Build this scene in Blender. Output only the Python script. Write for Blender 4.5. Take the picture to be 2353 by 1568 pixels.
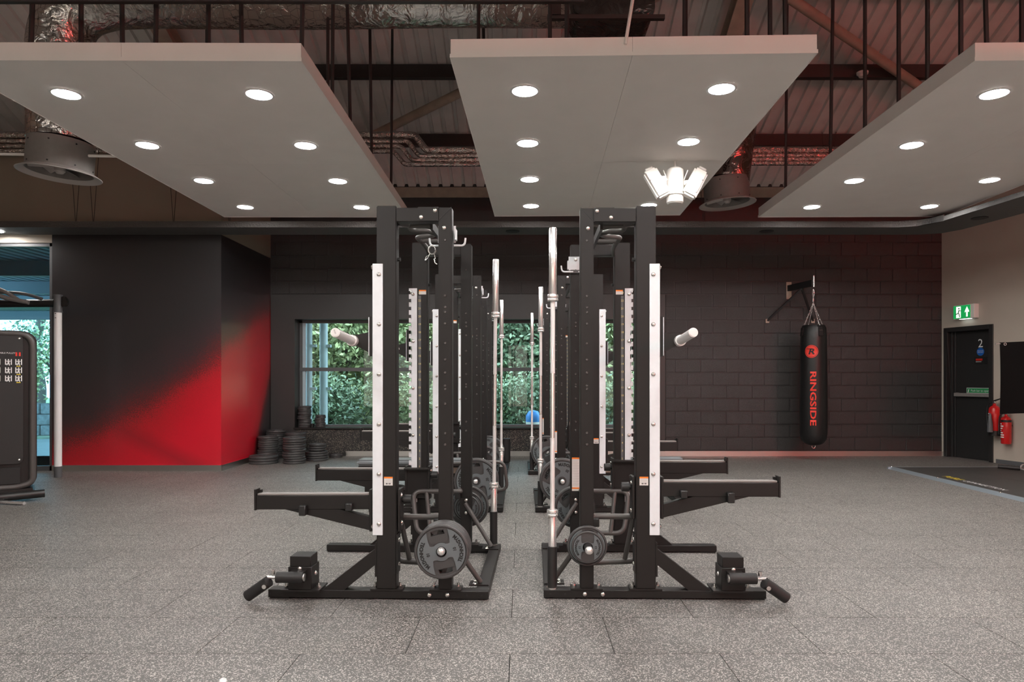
import bpy, bmesh, math, random
import numpy as np
from mathutils import Vector, Matrix

random.seed(7); np.random.seed(7)
R = math.radians
SC = bpy.context.scene
for o in list(bpy.data.objects): bpy.data.objects.remove(o)
COL = SC.collection

# ------------------------------------------------------------------ camera
FPX, VX, VY, CAMH = 1580.0, 1200.0, 872.0, 1.35          # focal length, vanishing point (pixels of 2353x1568), eye height
cam = bpy.data.cameras.new('camera'); cam.sensor_fit = 'HORIZONTAL'; cam.sensor_width = 36.0
cam.lens = 36.0 * FPX / 2353.0
cam.shift_x = -(VX - 2353 / 2) / 2353.0
cam.shift_y = (VY - 1568 / 2) / 2353.0
cam.clip_start = 0.05; cam.clip_end = 300
cam_o = bpy.data.objects.new('camera', cam); COL.objects.link(cam_o)
cam_o.location = (0, 0, CAMH); cam_o.rotation_euler = (R(90), 0, 0)
SC.camera = cam_o

# ------------------------------------------------------------------ world, light levels, exposure
LAMP = 245.0          # ceiling downlights
RED_W = 24.0         # red light box
FILL_STRIP = 24.0         # linear fill lamps added behind the viewer
SKY = 8.5
EXPO = 0.0
w = bpy.data.worlds.new('sky'); SC.world = w; w.use_nodes = True
bg = w.node_tree.nodes['Background']; bg.inputs[0].default_value = (0.66, 0.84, 1.0, 1); bg.inputs[1].default_value = SKY
sun = bpy.data.lights.new('sun', 'SUN'); sun.energy = 7.0; sun.angle = R(20); sun.color = (1.0, 0.97, 0.9)
sun_o = bpy.data.objects.new('sun', sun); COL.objects.link(sun_o); sun_o.rotation_euler = (R(32), R(12), 0)
SC.view_settings.view_transform = 'Standard'; SC.view_settings.look = 'None'
SC.view_settings.exposure = EXPO; SC.view_settings.gamma = 1.0; SC.view_settings.use_curve_mapping = False

# ------------------------------------------------------------------ materials
def nodes(name):
    m = bpy.data.materials.new(name); m.use_nodes = True
    nt = m.node_tree; return m, nt, nt.nodes['Principled BSDF']
def N(nt, kind, **kw):
    n = nt.nodes.new(kind)
    for k, v in kw.items():
        if k.startswith('i_'): n.inputs[k[2:].replace('_', ' ')].default_value = v
        else: setattr(n, k, v)
    return n
def ramp(nt, stops):
    n = nt.nodes.new('ShaderNodeValToRGB'); e = n.color_ramp.elements
    while len(e) < len(stops): e.new(0.5)
    for q, (p, c) in zip(e, stops):
        q.position = p; q.color = (c[0], c[1], c[2], 1) if not isinstance(c, (int, float)) else (c, c, c, 1)
    return n
def mat(name, col, rough=0.5, metal=0.0, bump=0.0, scale=60.0, vary=0.0, emit=0.0, spec=0.5, coat=0.0):
    m, nt, b = nodes(name)
    b.inputs['Base Color'].default_value = (*col, 1); b.inputs['Roughness'].default_value = rough
    b.inputs['Metallic'].default_value = metal; b.inputs['Specular IOR Level'].default_value = spec
    b.inputs['Coat Weight'].default_value = coat
    if emit:
        b.inputs['Emission Color'].default_value = (*col, 1); b.inputs['Emission Strength'].default_value = emit
    if bump or vary:
        tc = N(nt, 'ShaderNodeTexCoord'); nz = N(nt, 'ShaderNodeTexNoise', i_Scale=scale, i_Detail=4.0)
        nt.links.new(tc.outputs['Object'], nz.inputs['Vector'])
        if bump:
            bp = N(nt, 'ShaderNodeBump', i_Strength=bump, i_Distance=0.01)
            nt.links.new(nz.outputs['Fac'], bp.inputs['Height']); nt.links.new(bp.outputs[0], b.inputs['Normal'])
        if vary:
            lo = tuple(c * (1 - vary) for c in col); hi = tuple(min(1, c * (1 + vary)) for c in col)
            r = ramp(nt, [(0.3, lo), (0.7, hi)])
            nt.links.new(nz.outputs['Fac'], r.inputs[0]); nt.links.new(r.outputs[0], b.inputs['Base Color'])
    return m
K = {}
K['black'] = mat('black powder coat', (0.0125, 0.0108, 0.0102), 0.44, bump=0.05, scale=900, spec=0.32)
K['tube'] = mat('dark brown-grey tube paint', (0.065, 0.059, 0.056), 0.38)
K['strip'] = mat('zinc grey plate', (0.68, 0.715, 0.74), 0.42, metal=0.0, vary=0.03, scale=25)
K['chrome'] = mat('polished chrome', (0.90, 0.89, 0.88), 0.22, metal=0.8)
K['knurl'] = mat('knurled steel', (0.80, 0.785, 0.77), 0.42, metal=0.5, bump=0.3, scale=1400)
K['bolt'] = mat('zinc bolt', (0.78, 0.76, 0.74), 0.25, metal=1.0)
K['rubber'] = mat('plate rubber', (0.052, 0.050, 0.050), 0.45, bump=0.08, scale=700)
K['insert'] = mat('plate grey face', (0.115, 0.130, 0.136), 0.5, bump=0.05, scale=900)
K['ink'] = mat('black print', (0.006, 0.006, 0.006), 0.6)
K['plastic'] = mat('black plastic', (0.012, 0.012, 0.012), 0.35)
K['foam'] = mat('black foam grip', (0.012, 0.011, 0.011), 0.55, bump=0.15, scale=400)
K['white'] = mat('white plastic', (0.82, 0.80, 0.76), 0.4)
K['orange'] = mat('orange label', (0.85, 0.22, 0.02), 0.5)
K['paper'] = mat('white label', (0.68, 0.67, 0.65), 0.5)
K['grey_ink'] = mat('grey label print', (0.38, 0.38, 0.38), 0.5)
K['gold'] = mat('yellow numerals', (0.75, 0.6, 0.22), 0.5)
K['panel'] = mat('ceiling panel white', (0.84, 0.80, 0.76), 0.6, vary=0.02, scale=3)
K['lamp_ring'] = mat('downlight ring', (0.85, 0.85, 0.85), 0.4)
K['roof'] = mat('roof deck', (0.70, 0.67, 0.64), 0.45, vary=0.08, scale=4)
K['steel_dark'] = mat('dark purlin paint', (0.045, 0.036, 0.033), 0.5)
K['steel_beige'] = mat('beige steel paint', (0.42, 0.33, 0.26), 0.5, vary=0.1, scale=8)
K['rod'] = mat('dark hanger', (0.028, 0.024, 0.023), 0.5)
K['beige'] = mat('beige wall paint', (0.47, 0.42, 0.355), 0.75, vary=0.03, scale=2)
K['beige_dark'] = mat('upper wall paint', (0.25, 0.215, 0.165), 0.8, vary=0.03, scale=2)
K['wall_black'] = mat('black wall paint', (0.030, 0.028, 0.0275), 0.42, bump=0.1, scale=120)
K['door'] = mat('black door paint', (0.016, 0.0155, 0.0155), 0.5)
K['alu'] = mat('brushed aluminium trim', (0.62, 0.6, 0.57), 0.3, metal=1.0, bump=0.12, scale=40)
K['frame_grey'] = mat('grey window frame', (0.10, 0.105, 0.11), 0.45)
K['frame_blue'] = mat('pale window lining', (0.45, 0.55, 0.60), 0.45)
K['grey_paint'] = mat('grey metal casing', (0.21, 0.195, 0.185), 0.55, vary=0.05, scale=20)
K['fan_pale'] = mat('pale fan metal', (0.42, 0.39, 0.37), 0.45)
K['seat'] = mat('grey bench vinyl', (0.16, 0.175, 0.185), 0.45, bump=0.05, scale=300)
K['bag'] = mat('black bag leather', (0.009, 0.009, 0.009), 0.38, bump=0.12, scale=90, spec=0.4)
K['red_print'] = mat('red print', (0.72, 0.028, 0.012), 0.45)
K['red_ext'] = mat('red extinguisher paint', (0.55, 0.012, 0.012), 0.25, coat=0.4)
K['blue_sign'] = mat('blue sign', (0.01, 0.11, 0.42), 0.4)
K['green_sign'] = mat('green sign', (0.02, 0.25, 0.08), 0.4)
K['green_lit'] = mat('lit green sign face', (0.012, 0.42, 0.10), 0.4, emit=0.55)
K['white_lit'] = mat('lit white sign symbol', (0.95, 1.0, 0.95), 0.4, emit=1.0)
K['yellow'] = mat('yellow print', (0.80, 0.62, 0.03), 0.5)
K['white_print'] = mat('white print', (0.75, 0.75, 0.74), 0.5)
K['pad_mat'] = mat('platform rubber', (0.040, 0.038, 0.035), 0.55, bump=0.2, scale=150, vary=0.15)
K['edge_blue'] = mat('blue-grey metal edging', (0.33, 0.38, 0.42), 0.35, metal=0.6)
K['pole'] = mat('silver column', (0.90, 0.90, 0.89), 0.4, metal=0.0)
K['cream'] = mat('cream bench frame', (0.55, 0.50, 0.42), 0.5)
K['concrete'] = mat('pale paving', (0.80, 0.80, 0.78), 0.8, vary=0.06, scale=6)
K['grass'] = mat('grass bank', (0.09, 0.13, 0.04), 0.9, vary=0.5, scale=3, bump=0.6)
K['stone'] = mat('stone blocks', (0.28, 0.29, 0.28), 0.9, vary=0.3, scale=12, bump=0.5)
K['bark'] = mat('bark', (0.055, 0.045, 0.038), 0.9, vary=0.3, scale=20, bump=0.5)
K['pipe_out'] = mat('grey painted downpipe', (0.46, 0.50, 0.50), 0.5, vary=0.08, scale=6)
K['canopy'] = mat('blue-grey canopy sheet', (0.20, 0.27, 0.30), 0.5)
K['canopy_steel'] = mat('canopy steel', (0.12, 0.15, 0.17), 0.5)
K['blue_obj'] = mat('blue plastic', (0.05, 0.22, 0.55), 0.4)

def emission(name, col, s):
    m = bpy.data.materials.new(name); m.use_nodes = True; nt = m.node_tree
    nt.nodes.remove(nt.nodes['Principled BSDF'])
    e = N(nt, 'ShaderNodeEmission'); e.inputs[0].default_value = (*col, 1); e.inputs[1].default_value = s
    nt.links.new(e.outputs[0], nt.nodes['Material Output'].inputs[0]); return m
K['lamp'] = emission('downlight glow', (1.0, 0.972, 0.94), LAMP)
K['fill_strip'] = emission('linear fill glow', (1.0, 0.95, 0.90), FILL_STRIP)
K['red_lamp'] = emission('red lamp glow', (1.0, 0.02, 0.015), RED_W)

def glass(name, tint, rough=0.0):
    m = bpy.data.materials.new(name); m.use_nodes = True; nt = m.node_tree
    nt.nodes.remove(nt.nodes['Principled BSDF'])
    t = N(nt, 'ShaderNodeBsdfTransparent'); t.inputs[0].default_value = (*tint, 1)
    g = N(nt, 'ShaderNodeBsdfGlossy'); g.inputs['Roughness'].default_value = rough; g.inputs[0].default_value = (1, 1, 1, 1)
    f = N(nt, 'ShaderNodeFresnel'); f.inputs[0].default_value = 1.5
    mx = N(nt, 'ShaderNodeMixShader')
    nt.links.new(f.outputs[0], mx.inputs[0]); nt.links.new(t.outputs[0], mx.inputs[1]); nt.links.new(g.outputs[0], mx.inputs[2])
    nt.links.new(mx.outputs[0], nt.nodes['Material Output'].inputs[0]); return m
K['glass'] = glass('green tinted glass', (0.82, 0.93, 0.94))
K['glass_bronze'] = glass('bronze tinted glass', (0.54, 0.45, 0.385))  # dims and warms the fill daylight of the added rear glazing
K['glass_blue'] = glass('blue tinted glass', (0.62, 0.86, 0.94))

def foil(name, base, mesh_scale, dark=0.35):
    m, nt, b = nodes(name)
    tc = N(nt, 'ShaderNodeTexCoord')
    v = N(nt, 'ShaderNodeTexVoronoi', feature='DISTANCE_TO_EDGE', i_Scale=mesh_scale, i_Randomness=0.45)
    nz = N(nt, 'ShaderNodeTexNoise', i_Scale=mesh_scale * 0.55, i_Detail=3.0, i_Distortion=1.2)
    nt.links.new(tc.outputs['Object'], v.inputs['Vector']); nt.links.new(tc.outputs['Object'], nz.inputs['Vector'])
    r = ramp(nt, [(0.0, tuple(c * dark for c in base)), (0.045, base)])
    nt.links.new(v.outputs['Distance'], r.inputs[0]); nt.links.new(r.outputs[0], b.inputs['Base Color'])
    bp = N(nt, 'ShaderNodeBump', i_Strength=0.75, i_Distance=0.05)
    nt.links.new(nz.outputs['Fac'], bp.inputs['Height']); nt.links.new(bp.outputs[0], b.inputs['Normal'])
    b.inputs['Metallic'].default_value = 1.0; b.inputs['Roughness'].default_value = 0.2
    return m
K['foil'] = foil('foil duct wrap with wire netting', (0.72, 0.69, 0.65), 12.0)
K['foil_dark'] = foil('dark wrapped duct', (0.14, 0.12, 0.115), 6.0, 0.8)
K['foil_pipe'] = foil('foil pipe lagging', (0.70, 0.66, 0.62), 30.0, 0.8)

def speckle(name, base, fleck, cells, share, rough, bump=0.25, wash=0.12):
    m, nt, b = nodes(name)
    tc = N(nt, 'ShaderNodeNewGeometry')
    v = N(nt, 'ShaderNodeTexVoronoi', i_Scale=cells, i_Randomness=1.0)
    nt.links.new(tc.outputs['Position'], v.inputs['Vector'])
    sp = N(nt, 'ShaderNodeSeparateColor'); nt.links.new(v.outputs['Color'], sp.inputs[0])
    r = ramp(nt, [(1 - share - 0.01, base), (1 - share + 0.01, fleck)])
    nt.links.new(sp.outputs[0], r.inputs[0])
    nz = N(nt, 'ShaderNodeTexNoise', i_Scale=1.1, i_Detail=5.0, i_Roughness=0.6)
    nt.links.new(tc.outputs['Position'], nz.inputs['Vector'])
    r2 = ramp(nt, [(0.3, 1 - wash), (0.7, 1 + wash)])
    nt.links.new(nz.outputs['Fac'], r2.inputs[0])
    mx = N(nt, 'ShaderNodeMix', data_type='RGBA', blend_type='MULTIPLY'); mx.inputs[0].default_value = 1.0
    nt.links.new(r.outputs[0], mx.inputs[6]); nt.links.new(r2.outputs[0], mx.inputs[7])
    nt.links.new(mx.outputs[2], b.inputs['Base Color'])
    bp = N(nt, 'ShaderNodeBump', i_Strength=bump, i_Distance=0.003)
    nt.links.new(sp.outputs[1], bp.inputs['Height']); nt.links.new(bp.outputs[0], b.inputs['Normal'])
    b.inputs['Roughness'].default_value = rough
    return m
K['floor'] = speckle('flecked rubber floor', (0.080, 0.076, 0.072), (0.38, 0.355, 0.325), 210.0, 0.22, 0.5)
K['rubber_panel'] = speckle('flecked rubber wall panel', (0.020, 0.019, 0.018), (0.17, 0.15, 0.12), 120.0, 0.18, 0.6)
K['joint'] = mat('dark joint', (0.012, 0.011, 0.010), 0.8)

def block_mat():
    m, nt, b = nodes('black painted blockwork')
    tc = N(nt, 'ShaderNodeNewGeometry')
    nz = N(nt, 'ShaderNodeTexNoise', i_Scale=70.0, i_Detail=6.0, i_Roughness=0.7)
    nt.links.new(tc.outputs['Position'], nz.inputs['Vector'])
    r = ramp(nt, [(0.35, (0.020, 0.0185, 0.018)), (0.7, (0.034, 0.032, 0.031))])
    nt.links.new(nz.outputs['Fac'], r.inputs[0]); nt.links.new(r.outputs[0], b.inputs['Base Color'])
    bp = N(nt, 'ShaderNodeBump', i_Strength=0.55, i_Distance=0.012)
    nt.links.new(nz.outputs['Fac'], bp.inputs['Height']); nt.links.new(bp.outputs[0], b.inputs['Normal'])
    b.inputs['Roughness'].default_value = 0.31
    return m
K['block'] = block_mat()

def mural_mat():
    """spray-painted mural: black fading to red, drawn on the wall itself (world position in metres)"""
    m, nt, b = nodes('black and red sprayed mural')
    g = N(nt, 'ShaderNodeNewGeometry'); s = N(nt, 'ShaderNodeSeparateXYZ'); L = nt.links.new
    L(g.outputs['Position'], s.inputs[0])
    def mth(op, a, bb=None, c=None):
        n = N(nt, 'ShaderNodeMath', operation=op)
        for i, v in enumerate((a, bb, c)):
            if v is None: continue
            if isinstance(v, (int, float)): n.inputs[i].default_value = v
            else: L(v, n.inputs[i])
        return n.outputs[0]
    x, y, z = s.outputs[0], s.outputs[1], s.outputs[2]
    fine = N(nt, 'ShaderNodeTexNoise', i_Scale=110.0, i_Detail=2.0); L(g.outputs['Position'], fine.inputs['Vector'])
    soft = N(nt, 'ShaderNodeTexNoise', i_Scale=1.6, i_Detail=2.0); L(g.outputs['Position'], soft.inputs['Vector'])
    wob = mth('ADD', mth('MULTIPLY', mth('SUBTRACT', fine.outputs['Fac'], 0.5), 1.1), mth('MULTIPLY', mth('SUBTRACT', soft.outputs['Fac'], 0.5), 0.35))
    # front face: edge of the red climbs from left to right
    t = mth('ADD', x, 6.74)
    edge_f = mth('ADD', 0.42, mth('ADD', mth('MULTIPLY', t, 0.42), mth('MULTIPLY', mth('MULTIPLY', t, t), 0.07)))
    d_f = mth('SUBTRACT', edge_f, mth('ADD', z, wob))
    # return face: the red climbs towards the back and breaks into a dark corner low down
    t2 = mth('SUBTRACT', y, 10.1)
    edge_s = mth('ADD', 1.85, mth('MULTIPLY', t2, 0.42))
    d_s1 = mth('SUBTRACT', edge_s, mth('ADD', z, mth('MULTIPLY', wob, 0.6)))
    low = mth('MULTIPLY', mth('SUBTRACT', mth('ADD', z, mth('MULTIPLY', wob, 0.5)), mth('ADD', -2.3, mth('MULTIPLY', t2, 1.85))), 1.3)
    d_s = mth('MINIMUM', d_s1, low)
    side = mth('GREATER_THAN', y, 10.125)
    d = mth('ADD', mth('MULTIPLY', d_s, side), mth('MULTIPLY', d_f, mth('SUBTRACT', 1.0, side)))
    r = ramp(nt, [(0.0, (0.022, 0.020, 0.022)), (0.33, (0.040, 0.024, 0.027)), (0.52, (0.13, 0.018, 0.02)), (0.66, (0.48, 0.010, 0.020)), (1.0, (0.64, 0.009, 0.026))])
    L(mth('ADD', mth('MULTIPLY', d, 0.60), 0.5), r.inputs[0])
    # a darker sprayed streak across the red of the front face
    st = mth('ABSOLUTE', mth('SUBTRACT', z, mth('SUBTRACT', 0.74, mth('MULTIPLY', mth('ADD', x, 6.15), 0.52))))
    sk = mth('MULTIPLY', mth('MULTIPLY', mth('SUBTRACT', 1.0, mth('MINIMUM', mth('MULTIPLY', st, 4.5), 1.0)), mth('SUBTRACT', 1.0, side)), mth('MINIMUM', mth('MAXIMUM', mth('MULTIPLY', d, 2.5), 0.0), 1.0))
    mx = N(nt, 'ShaderNodeMix', data_type='RGBA'); L(mth('MULTIPLY', sk, 0.45), mx.inputs[0]); L(r.outputs[0], mx.inputs[6]); mx.inputs[7].default_value = (0.16, 0.012, 0.018, 1)
    L(mx.outputs[2], b.inputs['Base Color'])
    b.inputs['Roughness'].default_value = 0.34; b.inputs['Coat Weight'].default_value = 0.8; b.inputs['Coat Roughness'].default_value = 0.22
    bp = N(nt, 'ShaderNodeBump', i_Strength=0.06, i_Distance=0.01)
    L(fine.outputs['Fac'], bp.inputs['Height']); L(bp.outputs[0], b.inputs['Normal'])
    return m
K['mural'] = mural_mat()

def leaf_mat(name, lo, hi):
    m, nt, b = nodes(name)
    oi = N(nt, 'ShaderNodeNewGeometry'); nz = N(nt, 'ShaderNodeTexNoise', i_Scale=1.3, i_Detail=3.0)
    nt.links.new(oi.outputs['Position'], nz.inputs['Vector'])
    wn = N(nt, 'ShaderNodeTexWhiteNoise'); nt.links.new(oi.outputs['Random Per Island'], wn.inputs['Vector'])
    mixv = N(nt, 'ShaderNodeMath', operation='MULTIPLY_ADD'); mixv.inputs[1].default_value = 0.5
    nt.links.new(wn.outputs[0], mixv.inputs[0])
    hm = N(nt, 'ShaderNodeMath', operation='MULTIPLY'); hm.inputs[1].default_value = 0.5
    nt.links.new(nz.outputs['Fac'], hm.inputs[0]); nt.links.new(hm.outputs[0], mixv.inputs[2])
    r = ramp(nt, [(0.15, lo), (0.8, hi)])
    nt.links.new(mixv.outputs[0], r.inputs[0]); nt.links.new(r.outputs[0], b.inputs['Base Color'])
    b.inputs['Roughness'].default_value = 0.55
    return m
K['leaf_a'] = leaf_mat('oak leaves', (0.085, 0.115, 0.05), (0.36, 0.41, 0.20))
K['leaf_b'] = leaf_mat('dark leaves', (0.05, 0.085, 0.05), (0.23, 0.32, 0.19))
K['leaf_c'] = leaf_mat('yellow-green leaves', (0.12, 0.145, 0.06), (0.46, 0.47, 0.23))

# ------------------------------------------------------------------ mesh helpers
_text_cache = {}
def text_geo(s, size, align='CENTER', fat=0.0):
    key = (s, size, align, fat)
    if key not in _text_cache:
        cu = bpy.data.curves.new('t', 'FONT'); cu.body = s; cu.size = size; cu.align_x = align; cu.resolution_u = 2; cu.offset = fat
        ob = bpy.data.objects.new('t', cu); COL.objects.link(ob)
        dg = bpy.context.evaluated_depsgraph_get(); me = ob.evaluated_get(dg).to_mesh()
        _text_cache[key] = ([tuple(v.co) for v in me.vertices], [tuple(p.vertices) for p in me.polygons])
        ob.evaluated_get(dg).to_mesh_clear()
        bpy.data.objects.remove(ob); bpy.data.curves.remove(cu)
    return _text_cache[key]

class M:
    def __init__(self, sx=1.0, ox=0.0):
        self.v = []; self.f = []; self.sx = sx; self.ox = ox      # mesh x = (x - ox) * sx
    def add(self, vs, fs):
        n = len(self.v)
        self.v += [((x - self.ox) * self.sx, y, z) for x, y, z in vs]
        if self.sx < 0: self.f += [tuple(n + i for i in reversed(f)) for f in fs]
        else: self.f += [tuple(n + i for i in f) for f in fs]
        return self
    def box(self, x0, x1, y0, y1, z0, z1):
        if x0 > x1: x0, x1 = x1, x0
        if y0 > y1: y0, y1 = y1, y0
        if z0 > z1: z0, z1 = z1, z0
        vs = [(x0, y0, z0), (x1, y0, z0), (x1, y1, z0), (x0, y1, z0), (x0, y0, z1), (x1, y0, z1), (x1, y1, z1), (x0, y1, z1)]
        return self.add(vs, [(0, 3, 2, 1), (4, 5, 6, 7), (0, 1, 5, 4), (1, 2, 6, 5), (2, 3, 7, 6), (3, 0, 4, 7)])
    def prism(self, poly, axis, a, b):
        """polygon (p,q) counter-clockwise in the plane across axis ('x': y,z  'y': x,z  'z': x,y), from a to b along it"""
        area = sum(poly[i][0] * poly[(i + 1) % len(poly)][1] - poly[(i + 1) % len(poly)][0] * poly[i][1] for i in range(len(poly)))
        if area < 0: poly = poly[::-1]
        n = len(poly)
        put = {'x': lambda p, q, t: (t, p, q), 'y': lambda p, q, t: (p, t, q), 'z': lambda p, q, t: (p, q, t)}[axis]
        if a > b: a, b = b, a
        vs = [put(p, q, a) for p, q in poly] + [put(p, q, b) for p, q in poly]
        fs = [tuple(range(n - 1, -1, -1)), tuple(range(n, 2 * n))] + [(i, (i + 1) % n, n + (i + 1) % n, n + i) for i in range(n)]
        if axis == 'y': fs = [tuple(reversed(f)) for f in fs]
        return self.add(vs, fs)
    def cyl(self, p0, p1, r, r1=None, n=16, cap=True):
        p0, p1 = Vector(p0), Vector(p1); r1 = r if r1 is None else r1
        d = (p1 - p0).normalized(); u = d.orthogonal().normalized(); w_ = d.cross(u)
        vs = []
        for p, rr in ((p0, r), (p1, r1)):
            for i in range(n):
                a = 2 * math.pi * i / n
                vs.append(tuple(p + u * (rr * math.cos(a)) + w_ * (rr * math.sin(a))))
        fs = [(i, (i + 1) % n, n + (i + 1) % n, n + i) for i in range(n)]
        if cap: fs += [tuple(range(n - 1, -1, -1)), tuple(range(n, 2 * n))]
        return self.add(vs, fs)
    def tube(self, pts, r, n=10, closed=False):
        P = [Vector(p) for p in pts]; m = len(P); vs = []; fs = []
        u = None
        for i in range(m):
            a = P[i - 1] if (i > 0 or closed) else P[i]; b = P[(i + 1) % m] if (i < m - 1 or closed) else P[i]
            d = (b - a).normalized()
            if u is None: u = d.orthogonal().normalized()
            else: u = (u - d * u.dot(d)).normalized()
            w_ = d.cross(u)
            for k in range(n):
                t = 2 * math.pi * k / n
                vs.append(tuple(P[i] + u * (r * math.cos(t)) + w_ * (r * math.sin(t))))
        for i in range(m if closed else m - 1):
            j = (i + 1) % m
            for k in range(n):
                k2 = (k + 1) % n
                fs.append((i * n + k, i * n + k2, j * n + k2, j * n + k))
        if not closed: fs += [tuple(range(n - 1, -1, -1)), tuple((m - 1) * n + k for k in range(n))]
        return self.add(vs, fs)
    def lathe(self, prof, n=32, c=(0, 0, 0), axis='z', closed=True):
        """profile of (r, h); axis z or y. closed: first and last points joined into a ring"""
        vs = []; fs = []; m = len(prof)
        for r, h in prof:
            for k in range(n):
                t = 2 * math.pi * k / n
                a, b = r * math.cos(t), r * math.sin(t)
                vs.append((c[0] + a, c[1] + b, c[2] + h) if axis == 'z' else (c[0] + a, c[1] - h, c[2] + b))
        for i in range(m if closed else m - 1):
            j = (i + 1) % m
            for k in range(n):
                k2 = (k + 1) % n
                fs.append((i * n + k, i * n + k2, j * n + k2, j * n + k))
        return self.add(vs, fs)
    def text(self, s, size, fn, align='CENTER', fat=0.0):
        vs, fs = text_geo(s, size, align, fat)
        return self.add([fn(x, y) for x, y, z in vs], fs)
    def build(self, name, m, parent=None, smooth=True, bevel=0.0, seg=1, loc=None):
        me = bpy.data.meshes.new(name); me.from_pydata(self.v, [], self.f)
        if bevel:
            bm = bmesh.new(); bm.from_mesh(me); bmesh.ops.remove_doubles(bm, verts=bm.verts, dist=1e-6)
            ed = [e for e in bm.edges if len(e.link_faces) == 2 and e.calc_face_angle(0) > 0.6]
            bmesh.ops.bevel(bm, geom=ed, offset=bevel, segments=seg, affect='EDGES', clamp_overlap=True)
            bm.to_mesh(me); bm.free()
        me.validate(); me.update()
        if smooth:
            me.polygons.foreach_set('use_smooth', [True] * len(me.polygons)); me.set_sharp_from_angle(angle=R(38))
        me.materials.append(K[m] if isinstance(m, str) else m)
        o = bpy.data.objects.new(name, me); COL.objects.link(o)
        if parent: o.parent = parent
        if loc: o.location = loc
        return o

def tag(o, label, cat, group=None, kind=None):
    if label: o['label'] = label
    if cat: o['category'] = cat
    if group: o['group'] = group
    if kind: o['kind'] = kind
    return o
def thing(name, label, cat, loc=(0, 0, 0), rz=0.0, group=None):
    o = bpy.data.objects.new(name, None); COL.objects.link(o); o.empty_display_size = 0.1
    o.location = loc; o.rotation_euler = (0, 0, rz)
    return tag(o, label, cat, group)
def struct(o, label=None, cat=None): o['kind'] = 'structure'; return tag(o, label, cat)
def stuff(o): o['kind'] = 'stuff'; return o
def copy_tree(o, parent=None):
    c = o.copy(); COL.objects.link(c); c.parent = parent
    for ch in list(o.children): copy_tree(ch, c)
    return c
def inst(src, parent, loc, rot=None, name=None):
    c = src.copy(); COL.objects.link(c); c.parent = parent; c.location = loc
    if rot: c.rotation_euler = rot
    return c
def smooth_path(pts, per=6, closed=False):
    P = [Vector(p) for p in pts]; n = len(P); out = []
    rng = range(n if closed else n - 1)
    for i in rng:
        p0 = P[(i - 1) % n] if (closed or i > 0) else P[0]; p1 = P[i]; p2 = P[(i + 1) % n]; p3 = P[(i + 2) % n] if (closed or i + 2 < n) else P[-1]
        for k in range(per):
            t = k / per
            out.append(0.5 * ((2 * p1) + (p2 - p0) * t + (2 * p0 - 5 * p1 + 4 * p2 - p3) * t * t + (3 * p1 - p0 - 3 * p2 + p3) * t ** 3))
    if not closed: out.append(P[-1])
    return out
def fillet(pts, r, per=5):
    P = [Vector(p) for p in pts]; out = [P[0]]
    for i in range(1, len(P) - 1):
        a = (P[i - 1] - P[i]); b = (P[i + 1] - P[i]); q = min(r, a.length * 0.49, b.length * 0.49)
        s = P[i] + a.normalized() * q; e = P[i] + b.normalized() * q
        for k in range(per + 1):
            t = k / per; out.append(s * (1 - t) ** 2 + P[i] * 2 * t * (1 - t) + e * t * t)
    out.append(P[-1]); return out
def roundrect(x0, x1, z0, z1, r, n=5):
    pts = []
    for cx, cz, a0 in ((x1 - r, z0 + r, -90), (x1 - r, z1 - r, 0), (x0 + r, z1 - r, 90), (x0 + r, z0 + r, 180)):
        for k in range(n + 1):
            a = R(a0 + 90 * k / n); pts.append((cx + r * math.cos(a), cz + r * math.sin(a)))
    return pts
ORD = ['lowest', 'second', 'third', 'fourth', 'fifth', 'sixth', 'seventh', 'eighth', 'ninth', 'tenth', 'eleventh', 'twelfth', 'thirteenth', 'fourteenth']

# =================================================================== THE SETTING
BY, RBY, LX = 12.1, 10.12, -4.43        # back wall, front of the painted wall, its return face
# ---- floor: rubber tiles laid in half bond on a base
fl = M().box(-11, 13, -5.2, 12.7, -0.2, -0.012).build('floor', 'joint'); struct(fl, 'grey flecked rubber tile gym floor', 'floor')
TW, TH, TX0, TY0 = 1.03, 0.513, -8.30, 2.354
tile = M().box(0.002, TW - 0.002, 0.002, TH - 0.002, -0.012, 0).build('tile', 'floor', fl, smooth=False)
half = M().box(0.002, TW / 2 - 0.002, 0.002, TH - 0.002, -0.012, 0).build('tile', 'floor', fl, smooth=False)
first = True; hfirst = True
for r_ in range(16):
    y = TY0 + r_ * TH
    off = 0.0 if r_ % 2 else TW / 2
    for c_ in range(16 if off == 0 else 15):
        if first: tile.location = (TX0 + off, y, 0); first = False
        else: inst(tile, fl, (TX0 + off + c_ * TW, y, 0))
    if off:
        for x in (TX0, TX0 + 16 * TW - TW / 2):
            if hfirst: half.location = (x, y, 0); hfirst = False
            else: inst(half, fl, (x, y, 0))
XE, YE = TX0 + 16 * TW, TY0 + 16 * TH
for b_ in ((-11, 13, -5.2, TY0), (-11, TX0, TY0, 12.1), (XE, 13, TY0, 12.1), (TX0, XE, YE, 12.1)):
    M().box(b_[0], b_[1], b_[2], b_[3], -0.012, 0).build('floor_sheet', 'floor', fl, smooth=False)

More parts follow.
